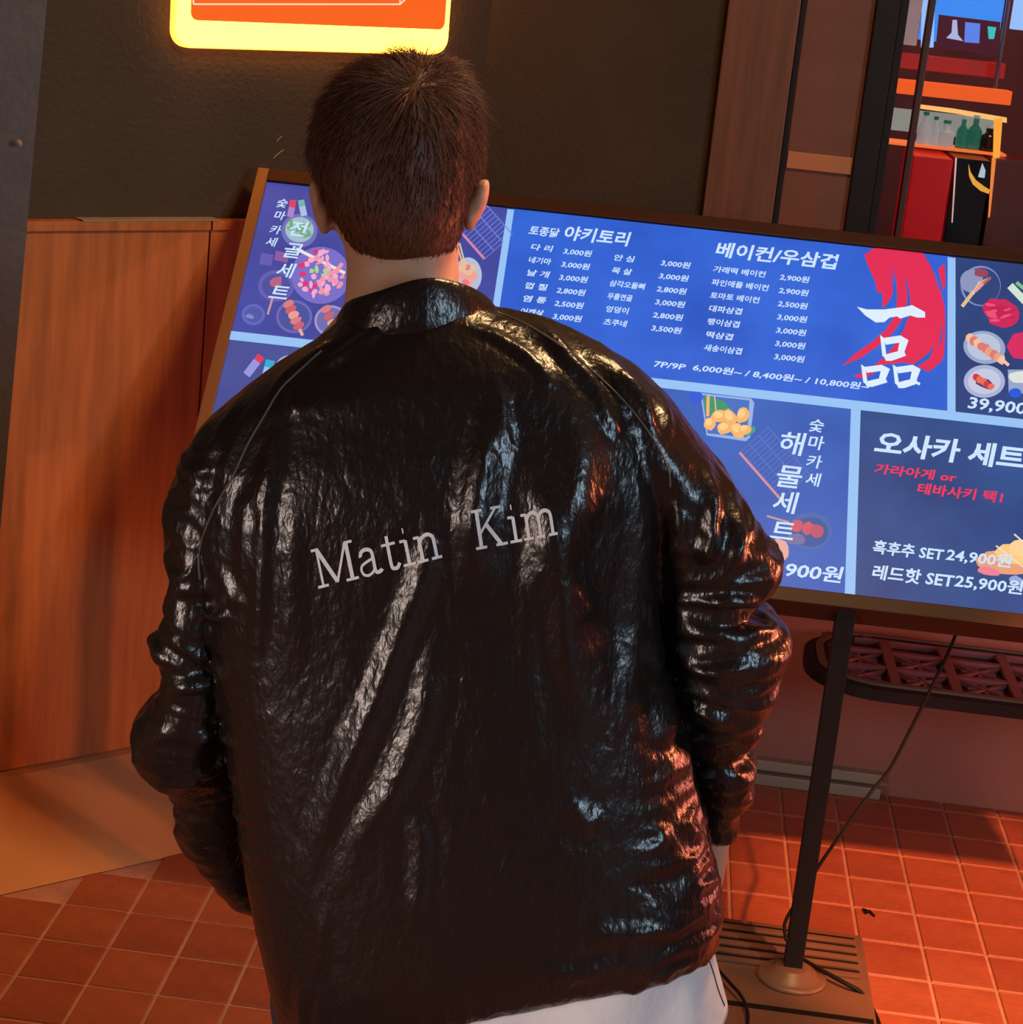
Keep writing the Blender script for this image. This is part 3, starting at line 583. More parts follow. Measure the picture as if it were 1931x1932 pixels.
# stand: poles, base with slots, flange
PBX = Vector((0.634, 3.647, 0))
def stand_pole(P, hgt, tp):
    pass
stand = tag(empty('display_stand', PBX), 'black steel pole stand with slotted brown base carrying the menu display', 'stand')
pole_base = Vector((0, 0, 0.05))
bm = bmesh.new(); frame_box(bm, (0, 0, 0), Bd, Ad, UP, (-0.0175, 0.0, 0.035), (0.0175, 0.035, 0.792)); obj('pole', bm, M['black'], stand, bevel=0.002)
bm = bmesh.new(); frame_box(bm, Dr * 0.0, Dr, Vector((0, 1, 0)), UP, (-0.4275, -0.012, 0.035), (-0.3925, 0.023, 0.79)); obj('pole', bm, M['black'], stand, bevel=0.002)
ct = DO + Dr * 1.19 + Du * (DBOT + 0.06) - Dn * 0.055 - PBX
for dx in (0, -0.41):
    bm = bmesh.new(); frame_box(bm, ct + Dr * dx, Dr, Du, Dn, (-0.03, -0.07, -0.012), (0.03, 0.45, 0.0045)); obj('bracket', bm, M['black'], stand, bevel=0.002)
b0_, b1_ = -0.62, 0.155
bm = bmesh.new(); frame_box(bm, (0, 0, 0), Bd, Ad, UP, (b0_, -0.27, 0.0), (b1_, 0.235, 0.034)); obj('base_plate', bm, M['basewood'], stand, bevel=0.004)
for k in range(5):
    a0 = 0.19 - k * 0.036
    bm = bmesh.new(); frame_box(bm, (0, 0, 0), Bd, Ad, UP, (b0_ + 0.03, a0 - 0.0085, 0.034), (b1_ - 0.018, a0 + 0.0085, 0.041)); obj('base_slat', bm, M['basewood'], stand, bevel=0.003)
    bm = bmesh.new(); frame_box(bm, (0, 0, 0), Bd, Ad, UP, (b0_ + 0.03, a0 + 0.009, 0.0342), (b1_ - 0.018, a0 + 0.0270, 0.0350)); obj('slot_shade', bm, M['blackrough'], stand)  # flat black strip stands in for the shade between the slats
bm = bmesh.new(); frame_box(bm, (0, 0, 0), Bd, Ad, UP, (b0_ + 0.01, -0.135, 0.0342), (b1_ - 0.006, -0.118, 0.0352)); obj('slot_shade', bm, M['blackrough'], stand)
for dx in (0, -0.41):
    bm = bmesh.new(); lathe(bm, [(0.068, 0.034), (0.068, 0.040), (0.060, 0.043), (0.050, 0.043), (0.046, 0.052), (0.036, 0.053), (0.034, 0.060), (0.024, 0.060)], (dx, 0.006, 0), 40); obj('flange', bm, mat('flange_brown', (0.17, 0.085, 0.05), 0.4), stand, True)
for ch in list(stand.children):
    ch.parent = disp; ch.location = PBX - Vector(disp.location)
bpy.data.objects.remove(stand)
# power cords
def cord(name, pts, label, rad=0.0035, parent=None):
    bm = bmesh.new(); tube(bm, [p - Vector(parent.location) if parent else p for p in catmull(pts, 8)], rad, 7)
    o = obj(name, bm, M['blackrough'], parent, True)
    return o if parent else tag(o, label, 'cable')
cord('power_cord', [on_y(1812, 1172, 3.72), on_y(1795, 1220, 3.78), on_y(1752, 1310, 3.78), on_y(1712, 1390, 3.77), on_y(1680, 1450, 3.76), on_y(1640, 1500, 3.74), on_y(1590, 1570, 3.71), on_y(1545, 1635, 3.69), on_y(1520, 1680, 3.68), on_y(1495, 1715, 3.66), on_y(1481, 1745, 3.65), on_y(1485, 1775, 3.64)], '', 0.0035, disp)
cord('electric_cable', [on_z(1512, 1808, 0.05), on_z(1560, 1835, 0.05), on_z(1600, 1857, 0.046), on_z(1625, 1872, 0.035), on_z(1645, 1900, 0.012), on_z(1660, 1935, 0.006), on_z(1664, 1975, 0.006)], 'black cord lying over the right side of the brown stand base', 0.0045)
cord('electric_cable', [on_z(1330, 1800, 0.05), on_z(1370, 1845, 0.05), on_z(1400, 1880, 0.048), on_z(1412, 1915, 0.047), on_z(1408, 1950, 0.047)], 'black cord looping over the stand base beside the white shirt')
# twig on the floor
bm = bmesh.new(); tube(bm, [on_z(1629, 1714, 0.005), on_z(1637, 1720, 0.008), on_z(1642, 1719, 0.006), on_z(1651, 1728, 0.004)], [0.002, 0.0045, 0.003, 0.002], 6)
tag(obj('dried_leaf', bm, M['blackrough']), 'tiny dark leaf scrap lying on the tiles right of the pole', 'litter')

# ------------------------------------------------------------------ lattice bench against the back wall
BZ = 0.42
bench = tag(empty('lattice_bench', Bd * 0.9 + Ad * 4.5), 'red brown lattice bench with rounded black rim behind the pole', 'bench')
bl = -Vector(bench.location)
def bpx(px, py): 
    P = on_z(px, py, BZ); return P.dot(Bd), P.dot(Ad)
xL = bpx(1545, 1240)[0] - 0.03; yF = bpx(1700, 1310)[1] + 0.02
xR, yK = xL + 1.5, 4.735
def rr2(x0, x1, y0, y1, r, n=8):
    return [(x, y) for x, y in rrect(x0, x1, y0, y1, r, n)]
def rim(name, grow, z0, z1, wdt, m):
    bm = bmesh.new(); o_ = rr2(xL - grow, xR + grow, yF - grow, yK, 0.17 + grow); i_ = rr2(xL - grow + wdt, xR + grow - wdt, yF - grow + wdt, yK - 0.01, 0.17 + grow - wdt)
    rings = [[bl + Bd * x + Ad * y + UP * z0 for x, y in o_], [bl + Bd * x + Ad * y + UP * z1 for x, y in o_], [bl + Bd * x + Ad * y + UP * z1 for x, y in i_], [bl + Bd * x + Ad * y + UP * z0 for x, y in i_]]
    rings.append(rings[0]); loft(bm, rings, cap=False); bmesh.ops.remove_doubles(bm, verts=bm.verts[:], dist=1e-5); return obj(name, bm, m, bench)
rim('rim', 0.0, BZ - 0.030, BZ - 0.003, 0.026, M['black'])
rim('trim_band', -0.028, BZ - 0.02, BZ + 0.002, 0.018, mat('bench_band', (0.16, 0.10, 0.06), 0.4))
rim('inner_rim', -0.044, BZ - 0.02, BZ - 0.002, 0.016, M['black'])
pink = mat('lattice_red', (0.30, 0.095, 0.095), 0.55)
bm = bmesh.new(); frame_box(bm, bl, Bd, Ad, UP, (xL + 0.05, yF + 0.05, BZ - 0.028), (xR - 0.05, yK - 0.01, BZ - 0.022)); obj('seat_pan', bm, mat('seat_pan_dark', (0.10, 0.022, 0.018), 0.6), bench)
X0, X1, Y0, Y1 = xL + 0.062, xR - 0.06, yF + 0.06, yK - 0.01
cw, cd = 0.137, 0.118
def bseg(bm, x0, y0, x1, y1, w_, z0=BZ - 0.022, z1=BZ - 0.006):
    l = math.hypot(x1 - x0, y1 - y0); nx, ny = -(y1 - y0) / l * w_ / 2, (x1 - x0) / l * w_ / 2
    prism(bm, [bl + Bd * x + Ad * y + UP * z0 for x, y in ((x0 + nx, y0 + ny), (x0 - nx, y0 - ny), (x1 - nx, y1 - ny), (x1 + nx, y1 + ny))], UP, z1 - z0)
nx_ = int((X1 - X0) / cw)
for k in range(nx_ + 1):
    bm = bmesh.new(); bseg(bm, X0 + k * cw, Y0, X0 + k * cw, Y1, 0.022); obj('lattice_bar', bm, pink, bench)
ny_ = int((Y1 - Y0) / cd) + 1
for k in range(ny_ + 1):
    yy = min(Y0 + k * cd, Y1)
    bm = bmesh.new(); bseg(bm, X0, yy, X1, yy, 0.016, BZ - 0.022, BZ - 0.0065); obj('lattice_bar', bm, pink, bench)
for i in range(nx_):
    for j in range(ny_):
        x0, y0, x1, y1 = X0 + i * cw + .016, Y0 + j * cd + .013, X0 + (i + 1) * cw - .016, Y0 + (j + 1) * cd - .013
        if y1 > Y1: continue
        bm = bmesh.new(); cx, cy = (x0 + x1) / 2, (y0 + y1) / 2
        bseg(bm, x0, y0, x1, y1, 0.009, BZ - .022, BZ - .010); bseg(bm, x0, y1, x1, y0, 0.009, BZ - .022, BZ - .0105)
        for sx, sy in ((1, 0), (-1, 0), (0, 1), (0, -1)):
            bseg(bm, cx + sx * .016, cy + sy * .014, cx + sx * .040, cy + sy * .030, 0.009, BZ - .022, BZ - .012)
        obj('lattice_motif', bm, pink, bench)
# PERSON_MARK
# ------------------------------------------------------------------ person
PY = 2.30
def ring(L, R_, yc, hd, lift=0.0, p=2.4, n=48, wave=0.0, wk=0, hdb=None):
    """closed ring between two outline points (photo pixels at depth yc); hd = half depth, hdb = half depth of the back"""
    a = on_y(*L, yc); b = on_y(*R_, yc); c = (a + b) / 2; h = (b - a) / 2; out = []
    for k in range(n):
        t = 2 * math.pi * k / n; cx, sy = math.cos(t), math.sin(t)
        x = math.copysign(abs(cx) ** (2 / p), cx); y = math.copysign(abs(sy) ** (2 / p), sy)
        dd = (hdb if (hdb is not None and sy < 0) else hd)
        q = 1 + wave * math.sin(wk * t)
        v = c + h * x * q + Vector((0, dd * y * q, 0)); v.z += lift * max(0, -sy)
        out.append(v)
    return out
def interp_rings(keys, step=14, **kw):
    """keys: (Lx,Ly,Rx,Ry,yc,hd) -> smooth list of rings"""
    K = np.array(keys, float); out = []
    for i in range(len(K) - 1):
        m = max(1, int(max(abs(K[i + 1][1] - K[i][1]), abs(K[i + 1][3] - K[i][3]), 1) / step))
        for s in range(m):
            t = s / m; p0 = K[max(i - 1, 0)]; p1 = K[i]; p2 = K[i + 1]; p3 = K[min(i + 2, len(K) - 1)]
            v = p1 + (p2 - p1) * t
            vc = 0.5 * ((2 * p1) + (p2 - p0) * t + (2 * p0 - 5 * p1 + 4 * p2 - p3) * t * t + (-p0 + 3 * p1 - 3 * p2 + p3) * t ** 3)
            v = 0.5 * v + 0.5 * vc
            out.append(ring((v[0], v[1]), (v[2], v[3]), v[4], v[5], lift=(v[6] if len(v) > 6 else 0), **kw))
    v = K[-1]; out.append(ring((v[0], v[1]), (v[2], v[3]), v[4], v[5], lift=(v[6] if len(v) > 6 else 0), **kw)); return out
def voxel(bm, size, name):
    bmesh.ops.recalc_face_normals(bm, faces=bm.faces[:])
    me = bpy.data.meshes.new(name); bm.to_mesh(me); bm.free()
    o = bpy.data.objects.new(name, me); C.objects.link(o)
    md = o.modifiers.new('r', 'REMESH'); md.mode = 'VOXEL'; md.voxel_size = size; md.adaptivity = 0
    dg = bpy.context.evaluated_depsgraph_get(); dg.update()
    out = bpy.data.meshes.new_from_object(o.evaluated_get(dg)); bpy.data.objects.remove(o); out.name = name
    return out
def mesh_arrays(me):
    n = len(me.vertices); co_ = np.empty(n * 3); me.vertices.foreach_get('co', co_)
    e = np.empty(len(me.edges) * 2, dtype=np.int64); me.edges.foreach_get('vertices', e)
    return co_.reshape(-1, 3), e.reshape(-1, 2)
def smooth(co_, e, it, lam=0.5, wt=None):
    deg = np.zeros(len(co_)); np.add.at(deg, e[:, 0], 1); np.add.at(deg, e[:, 1], 1); deg = np.maximum(deg, 1)[:, None]
    for k in range(it):
        for l in (lam, -lam * 1.03):     # Taubin, keeps the volume
            s = np.zeros_like(co_)
            for c in range(3):
                s[:, c] = np.bincount(e[:, 0], co_[e[:, 1], c], len(co_)) + np.bincount(e[:, 1], co_[e[:, 0], c], len(co_))
            d = (s / deg - co_) * l
            co_ = co_ + (d if wt is None else d * wt)
    return co_
def set_co(me, co_):
    me.vertices.foreach_set('co', co_.astype(np.float32).ravel()); me.update()
def normals(me):
    n = np.empty(len(me.vertices) * 3); me.vertices.foreach_get('normal', n); return n.reshape(-1, 3)
def ell(bm, c, r, rot=None, seg=20):
    m = Matrix.Translation(c) @ (rot.to_4x4() if rot is not None else Matrix.Identity(4)) @ Matrix.Diagonal((*r, 1))
    bmesh.ops.create_uvsphere(bm, u_segments=seg, v_segments=seg // 2 + 2, radius=1, matrix=m)

person = tag(empty('person', (-0.15, PY, 0)), 'person seen from behind in glossy black jacket, standing before the menu display', 'person')
PL = Vector(person.location)
def pobj(name, me, m, parent=person, smooth_=True):
    co_, _ = mesh_arrays(me); set_co(me, co_ - np.array(PL)); me.materials.clear()
    return link(name, me, m, parent, smooth_)

nv = noise.noise
# --- body: head, neck, torso, arms, hands, legs as one surface
bm = bmesh.new()
hr = Matrix.Rotation(math.radians(14), 3, 'Z') @ Matrix.Rotation(math.radians(-22), 3, 'X')
hc = on_y(752, 322, 2.365)
def hl(x, y, z): return hc + hr @ Vector((x, y, z))
ell(bm, hl(0, -0.005, 0.025), (0.080, 0.098, 0.092), hr, 28)
ell(bm, hl(0, 0.022, -0.035), (0.070, 0.078, 0.080), hr, 24)
ell(bm, hl(0, 0.045, -0.088), (0.052, 0.050, 0.036), hr)
ell(bm, hl(0.0, 0.075, -0.118), (0.024, 0.022, 0.016), hr)
ell(bm, hl(0, 0.108, -0.045), (0.014, 0.016, 0.026), hr); ell(bm, hl(0, 0.116, -0.058), (0.017, 0.012, 0.010), hr)
ell(bm, hl(0, 0.093, -0.088), (0.025, 0.011, 0.006), hr); ell(bm, hl(0, 0.091, -0.097), (0.021, 0.011, 0.007), hr)
for s in (-1, 1):
    ell(bm, hl(s * 0.032, 0.083, -0.012), (0.022, 0.014, 0.008), hr)
    ell(bm, hl(s * 0.050, 0.060, -0.045), (0.020, 0.020, 0.018), hr)
# ears, standing out from the skull
def ear(px, py, s):
    c = on_y(px, py, 2.345)
    er = Matrix.Rotation(math.radians(-s * 24), 3, 'Z') @ Matrix.Rotation(math.radians(-14), 3, 'X') @ Matrix.Rotation(math.radians(s * 9), 3, 'Y')
    ell(bm, c, (0.0075, 0.018, 0.030), er); ell(bm, c + Vector((s * 0.003, -0.010, 0.008)), (0.0075, 0.010, 0.020), er)
    ell(bm, c + Vector((-s * 0.007, 0.002, -0.024)), (0.007, 0.010, 0.012), er)
    ell(bm, c + Vector((-s * 0.010, 0.006, 0.0)), (0.012, 0.014, 0.022), er)
ear(903, 382, 1); ear(603, 384, -1)
# neck and torso
loft(bm, interp_rings([(655, 440, 868, 420, 2.375, .055), (655, 520, 866, 500, 2.36, .062), (648, 580, 872, 570, 2.35, .066), (600, 640, 930, 610, 2.35, .075), (560, 720, 1030, 670, 2.34, .08),
      (510, 790, 1130, 750, 2.33, .10), (500, 860, 1150, 830, 2.33, .11), (510, 1000, 1150, 980, 2.33, .115), (540, 1200, 1140, 1190, 2.33, .105), (560, 1400, 1150, 1390, 2.34, .10),
      (560, 1600, 1180, 1580, 2.34, .115), (570, 1760, 1210, 1700, 2.34, .12), (590, 1900, 1210, 1850, 2.34, .12)], p=2.2))
def limb(pts, rads):
    P = catmull(pts, 5); r = np.interp(np.linspace(0, len(pts) - 1, len(P)), range(len(pts)), rads)
    tube(bm, P, list(r), 14)
Sr, Er, Wr = on_y(1170, 815, 2.34), on_y(1345, 1210, 2.33), on_y(1332, 1560, 2.45)
Hr = on_y(1306, 1735, 2.475)
limb([on_y(1070, 790, 2.34), Sr, (Sr + Er) / 2, Er, (Er + Wr) / 2, Wr, Hr], [.055, .06, .052, .044, .043, .034, .031])
Sl, El, Wl = on_y(480, 890, 2.34), on_y(380, 1250, 2.32), on_y(470, 1590, 2.50)
Hl = on_y(520, 1700, 2.53)
limb([on_y(590, 840, 2.34), Sl, (Sl + El) / 2, El, (El + Wl) / 2, Wl, Hl], [.055, .055, .048, .042, .040, .030, .026])
def hand(W, H, s, curl):
    d = (H - W).normalized(); side = Vector((1, 0, 0)) - d * d.x; side.normalize(); nrm = d.cross(side).normalized()
    if nrm.y < 0: nrm = -nrm
    pr = Matrix((side, nrm, d)).transposed()
    ell(bm, H + d * 0.035, (0.040, 0.015, 0.048), pr)
    for k, (o_, ln, rr) in enumerate(((-0.030, 0.066, .0082), (-0.010, 0.076, .0088), (0.011, 0.071, .0085), (0.030, 0.056, .0075))):
        p = H + d * 0.070 + side * o_; pts = [p]; a = 0.0
        for q in range(3):
            a += curl * (0.55 + 0.3 * q); p = p + (d * math.cos(a) + nrm * math.sin(a)) * ln * (0.45, 0.32, 0.23)[q]; pts.append(p)
        tube(bm, catmull(pts, 3), [rr * (1 - .02 * i) for i in range(len(catmull(pts, 3)))], 10)
    p = H + d * 0.012 - side * s * 0.034; pts = [p, p - side * s * 0.014 + d * 0.028 + nrm * 0.008, p - side * s * 0.012 + d * 0.056 + nrm * 0.02]
    tube(bm, catmull(pts, 4), 0.0098, 10)
hand(Wr, Hr, 1, 0.5); hand(Wl, Hl, -1, 0.6)
for s, px_ in ((-1, 720), (1, 1080)):
    hip = on_y(px_, 1840, 2.34); hip = Vector((hip.x, 2.34, 0.72))
    knee = Vector((hip.x + s * 0.01, 2.33, 0.47)); ank = Vector((hip.x + s * 0.015, 2.36, 0.09))
    limb([hip, (hip + knee) / 2, knee, (knee + ank) / 2, ank, ank + Vector((0, 0.01, -0.05))], [.085, .078, .055, .052, .036, .036])
    ell(bm, ank + Vector((0, 0.07, -0.055)), (0.036, 0.11, 0.028))
bme = voxel(bm, 0.0055, 'body'); c_, e_ = mesh_arrays(bme); set_co(bme, smooth(c_, e_, 4))
body = pobj('body', bme, M['skin'])

# --- trousers and shoes
bm = bmesh.new()
loft(bm, [ring((610, 1700), (1300, 1640), 2.36, .125), ring((620, 1800), (1315, 1740), 2.36, .13), ring((630, 1930), (1350, 1870), 2.36, .13), ring((635, 1990), (1352, 1930), 2.36, .13)])
for s, px_ in ((-1, 720), (1, 1080)):
    hip = on_y(px_, 1840, 2.34)
    rings = []
    for z, r1, r2 in ((0.68, .105, .12), (0.60, .105, .12), (0.47, .095, .105), (0.30, .09, .10), (0.12, .085, .095), (0.06, .085, .095)):
        c = Vector((hip.x + s * (0.012 + (0.02 if z > .55 else 0)), 2.35, z)); rings.append([c + Vector((r1 * math.cos(t), r2 * math.sin(t), 0.006 * math.sin(5 * t + z * 30))) for t in [2 * math.pi * k / 32 for k in range(32)]])
    loft(bm, rings)
tme = voxel(bm, 0.008, 'trousers'); c_, e_ = mesh_arrays(tme); set_co(tme, smooth(c_, e_, 3)); tr = pobj('trousers', tme, M['trouser']); tr['label'] = 'loose black trousers'
for s, px_ in ((-1, 720), (1, 1080)):
    hip = on_y(px_, 1840, 2.34); bm = bmesh.new(); x = hip.x + s * 0.012
    rings = []
    for y, w_, h_ in ((2.25, .028, .06), (2.265, .038, .085), (2.32, .042, .09), (2.40, .045, .075), (2.48, .048, .055), (2.53, .038, .045), (2.55, .015, .03)):
        rings.append([Vector((x + w_ * math.copysign(abs(math.cos(t)) ** .7, math.cos(t)), y, max(0.001, h_ * (0.5 + 0.5 * math.sin(t))))) for t in [2 * math.pi * k / 20 for k in range(20)]])
    loft(bm, rings); me = bpy.data.meshes.new('shoe'); bmesh.ops.recalc_face_normals(bm, faces=bm.faces[:]); bm.to_mesh(me); bm.free(); pobj('shoe', me, mat('shoe_black', (0.02, 0.02, 0.02), 0.4))

# --- white T-shirt, its hem showing below the jacket
bm = bmesh.new()
rg = interp_rings([(600, 900, 1130, 900, 2.33, .125), (560, 1300, 1180, 1290, 2.335, .125), (560, 1650, 1310, 1600, 2.345, .15), (560, 1780, 1335, 1700, 2.35, .158), (556, 1900, 1350, 1800, 2.35, .16), (552, 1975, 1374, 1892, 2.35, .16)], step=10, n=96)
NR = len(rg)
for i, r in enumerate(rg):
    f = max(0, (i / NR - .6) / .4)
    for k, v in enumerate(r):
        t = 2 * math.pi * k / 96
        v.y += 0.007 * f * math.sin(9 * t + i * .15) + 0.005 * f * nv(Vector((v.x * 18, v.z * 9, 3.0))); v.z -= 0.035 * f * f * (abs(math.sin(t)) ** 1.5)
loft(bm, rg, cap=False)
in_ = [[Vector((c.x + (v.x - c.x) * .985, c.y + (v.y - c.y) * .975, v.z)) for v in r] for r in reversed(rg) for c in [sum(r, Vector()) / len(r)]]
loft(bm, [rg[-1]] + in_, cap=False); bmesh.ops.remove_doubles(bm, verts=bm.verts[:], dist=1e-5); bmesh.ops.recalc_face_normals(bm, faces=bm.faces[:])
me = bpy.data.meshes.new('shirt'); bm.to_mesh(me); bm.free(); shirt = pobj('shirt', me, M['white_cloth']); shirt['label'] = 'long white cotton T-shirt with stitched hem'
# side slit piping and hem stitching
def strip_on(name, pts, tree, rad, m, parent, off=0.0):
    out = []
    for p in catmull([Vector((x, y, 0)) for x, y in pts], 8):
        d = Vector(ray(p.x, p.y)).normalized(); h, nn, _, _ = tree.ray_cast(Vector(CPOS), d)
        if h is not None: out.append(h + nn * off - PL)
    if len(out) < 3: return None
    out = [sum(out[max(0, i - 1):i + 2], Vector()) / len(out[max(0, i - 1):i + 2]) for i in range(len(out))]
    bm = bmesh.new(); tube(bm, out, rad, 6); return obj(name, bm, m, parent, True)
def tree_of(o):
    bm = bmesh.new(); bm.from_mesh(o.data); bmesh.ops.translate(bm, verts=bm.verts, vec=PL); t = BVHTree.FromBMesh(bm); bm.free(); return t
ts = tree_of(shirt)
strip_on('side_seam', [(1332, 1795), (1345, 1830), (1356, 1868), (1368, 1898)], ts, 0.0012, mat('seam_dark', (0.06, 0.03, 0.02), 0.8), shirt)

# --- jacket: torso and sleeves grown into one surface, then folds
J = []
bm = bmesh.new()
loft(bm, interp_rings([(655, 588, 905, 568, 2.345, .070, .012), (592, 648, 950, 590, 2.34, .090, .01), (520, 692, 1045, 614, 2.335, .110, 0), (452, 742, 1140, 656, 2.33, .125, 0), (405, 795, 1215, 716, 2.33, .138, 0),
      (375, 860, 1255, 800, 2.325, .150, 0), (372, 950, 1255, 890, 2.32, .158, 0), (380, 1060, 1245, 1000, 2.32, .160, 0), (400, 1180, 1240, 1120, 2.32, .160, 0), (426, 1320, 1258, 1260, 2.32, .165, 0),
      (446, 1460, 1290, 1400, 2.325, .172, 0), (468, 1600, 1325, 1540, 2.33, .180, .004), (488, 1715, 1350, 1640, 2.335, .184, .012), (510, 1810, 1358, 1705, 2.335, .182, .022), (532, 1890, 1353, 1752, 2.335, .174, .034), (546, 1945, 1342, 1785, 2.335, .164, .050)], p=2.8, n=64))
loft(bm, interp_rings([(540, 690, 760, 690, 2.34, .05), (448, 745, 640, 755, 2.335, .085), (392, 792, 580, 810, 2.33, .10), (358, 845, 530, 860, 2.33, .105), (338, 905, 500, 910, 2.33, .105), (325, 965, 475, 970, 2.33, .10),
      (327, 1080, 450, 1080, 2.32, .095), (328, 1160, 440, 1165, 2.32, .09), (292, 1196, 440, 1196, 2.32, .085), (300, 1215, 440, 1215, 2.32, .085), (318, 1250, 445, 1250, 2.32, .082), (314, 1285, 450, 1285, 2.33, .085), (290, 1325, 452, 1325, 2.34, .095), (266, 1360, 455, 1360, 2.36, .10),
      (264, 1400, 460, 1400, 2.37, .10), (280, 1432, 465, 1432, 2.38, .095), (316, 1450, 470, 1450, 2.39, .085), (324, 1480, 475, 1480, 2.40, .08), (345, 1560, 480, 1560, 2.43, .075), (385, 1622, 490, 1622, 2.45, .065), (410, 1655, 500, 1655, 2.46, .06), (430, 1685, 510, 1685, 2.47, .05), (480, 1712, 530, 1705, 2.48, .04)], step=9, p=2.3, n=40))
loft(bm, interp_rings([(930, 625, 1020, 610, 2.34, .05), (1010, 672, 1120, 648, 2.335, .085), (1060, 730, 1200, 696, 2.335, .10), (1100, 790, 1262, 752, 2.335, .105), (1150, 850, 1318, 826, 2.335, .108), (1180, 900, 1366, 888, 2.335, .105), (1200, 970, 1415, 965, 2.335, .10),
      (1215, 1040, 1468, 1040, 2.335, .092), (1225, 1068, 1470, 1062, 2.335, .09), (1235, 1100, 1448, 1100, 2.33, .085), (1245, 1140, 1412, 1148, 2.33, .08), (1250, 1160, 1462, 1163, 2.335, .085), (1256, 1215, 1482, 1215, 2.34, .09), (1262, 1275, 1470, 1280, 2.345, .088),
      (1270, 1330, 1442, 1335, 2.36, .08), (1282, 1375, 1425, 1378, 2.375, .072), (1292, 1405, 1398, 1408, 2.385, .062), (1300, 1430, 1424, 1428, 2.39, .066), (1308, 1480, 1420, 1482, 2.41, .062), (1316, 1515, 1393, 1517, 2.43, .05), (1322, 1545, 1388, 1548, 2.44, .046), (1328, 1566, 1386, 1564, 2.445, .043)], step=9, p=2.3, n=40))
jme = voxel(bm, 0.0045, 'jacket'); co_, e_ = mesh_arrays(jme); co_ = smooth(co_, e_, 7, 0.6); set_co(jme, co_)
nrm = normals(jme)
def zx(px, py, Y=2.17): p = on_y(px, py, Y); return p.x, p.z
back = np.clip((-nrm[:, 1] + 0.05) / 0.45, 0, 1)
X, Z = co_[:, 0], co_[:, 2]
def fold(pts, w_, amp, mask=back):
    P = [zx(*p) for p in pts]; Q = catmull([Vector((x, z, 0)) for x, z in P], 4)
    best = np.full(len(X), 9.0); tt = np.zeros(len(X)); sg = np.zeros(len(X)); L_ = len(Q) - 1
    lo = np.array([min(q.x for q in Q), min(q.y for q in Q)]) - 0.1; hi = np.array([max(q.x for q in Q), max(q.y for q in Q)]) + 0.1
    idx = np.where((X > lo[0]) & (X < hi[0]) & (Z > lo[1]) & (Z < hi[1]))[0]
    x, z = X[idx], Z[idx]; bb = np.full(len(idx), 9.0); ti = np.zeros(len(idx)); si = np.zeros(len(idx))
    for i in range(L_):
        a, b = Q[i], Q[i + 1]; dx, dz = b.x - a.x, b.y - a.y; l2 = dx * dx + dz * dz + 1e-12
        u = np.clip(((x - a.x) * dx + (z - a.y) * dz) / l2, 0, 1)
        d = np.hypot(x - a.x - u * dx, z - a.y - u * dz); m_ = d < bb; bb[m_] = d[m_]; ti[m_] = (i + u[m_]) / L_
        si[m_] = np.sign((x[m_] - a.x) * dz - (z[m_] - a.y) * dx)
    taper = np.clip(np.minimum(ti, 1 - ti) * 2.6, 0, 1); taper = taper * taper * (3 - 2 * taper)
    ww = w_ / 1690.0
    disp_ = np.zeros(len(X)); disp_[idx] = amp * 0.001 * (np.exp(-(bb / ww) ** 2) - 0.25 * np.exp(-((bb - ww * 1.7) / (ww * .9)) ** 2)) * taper
    return disp_ * mask
d = np.zeros(len(X))
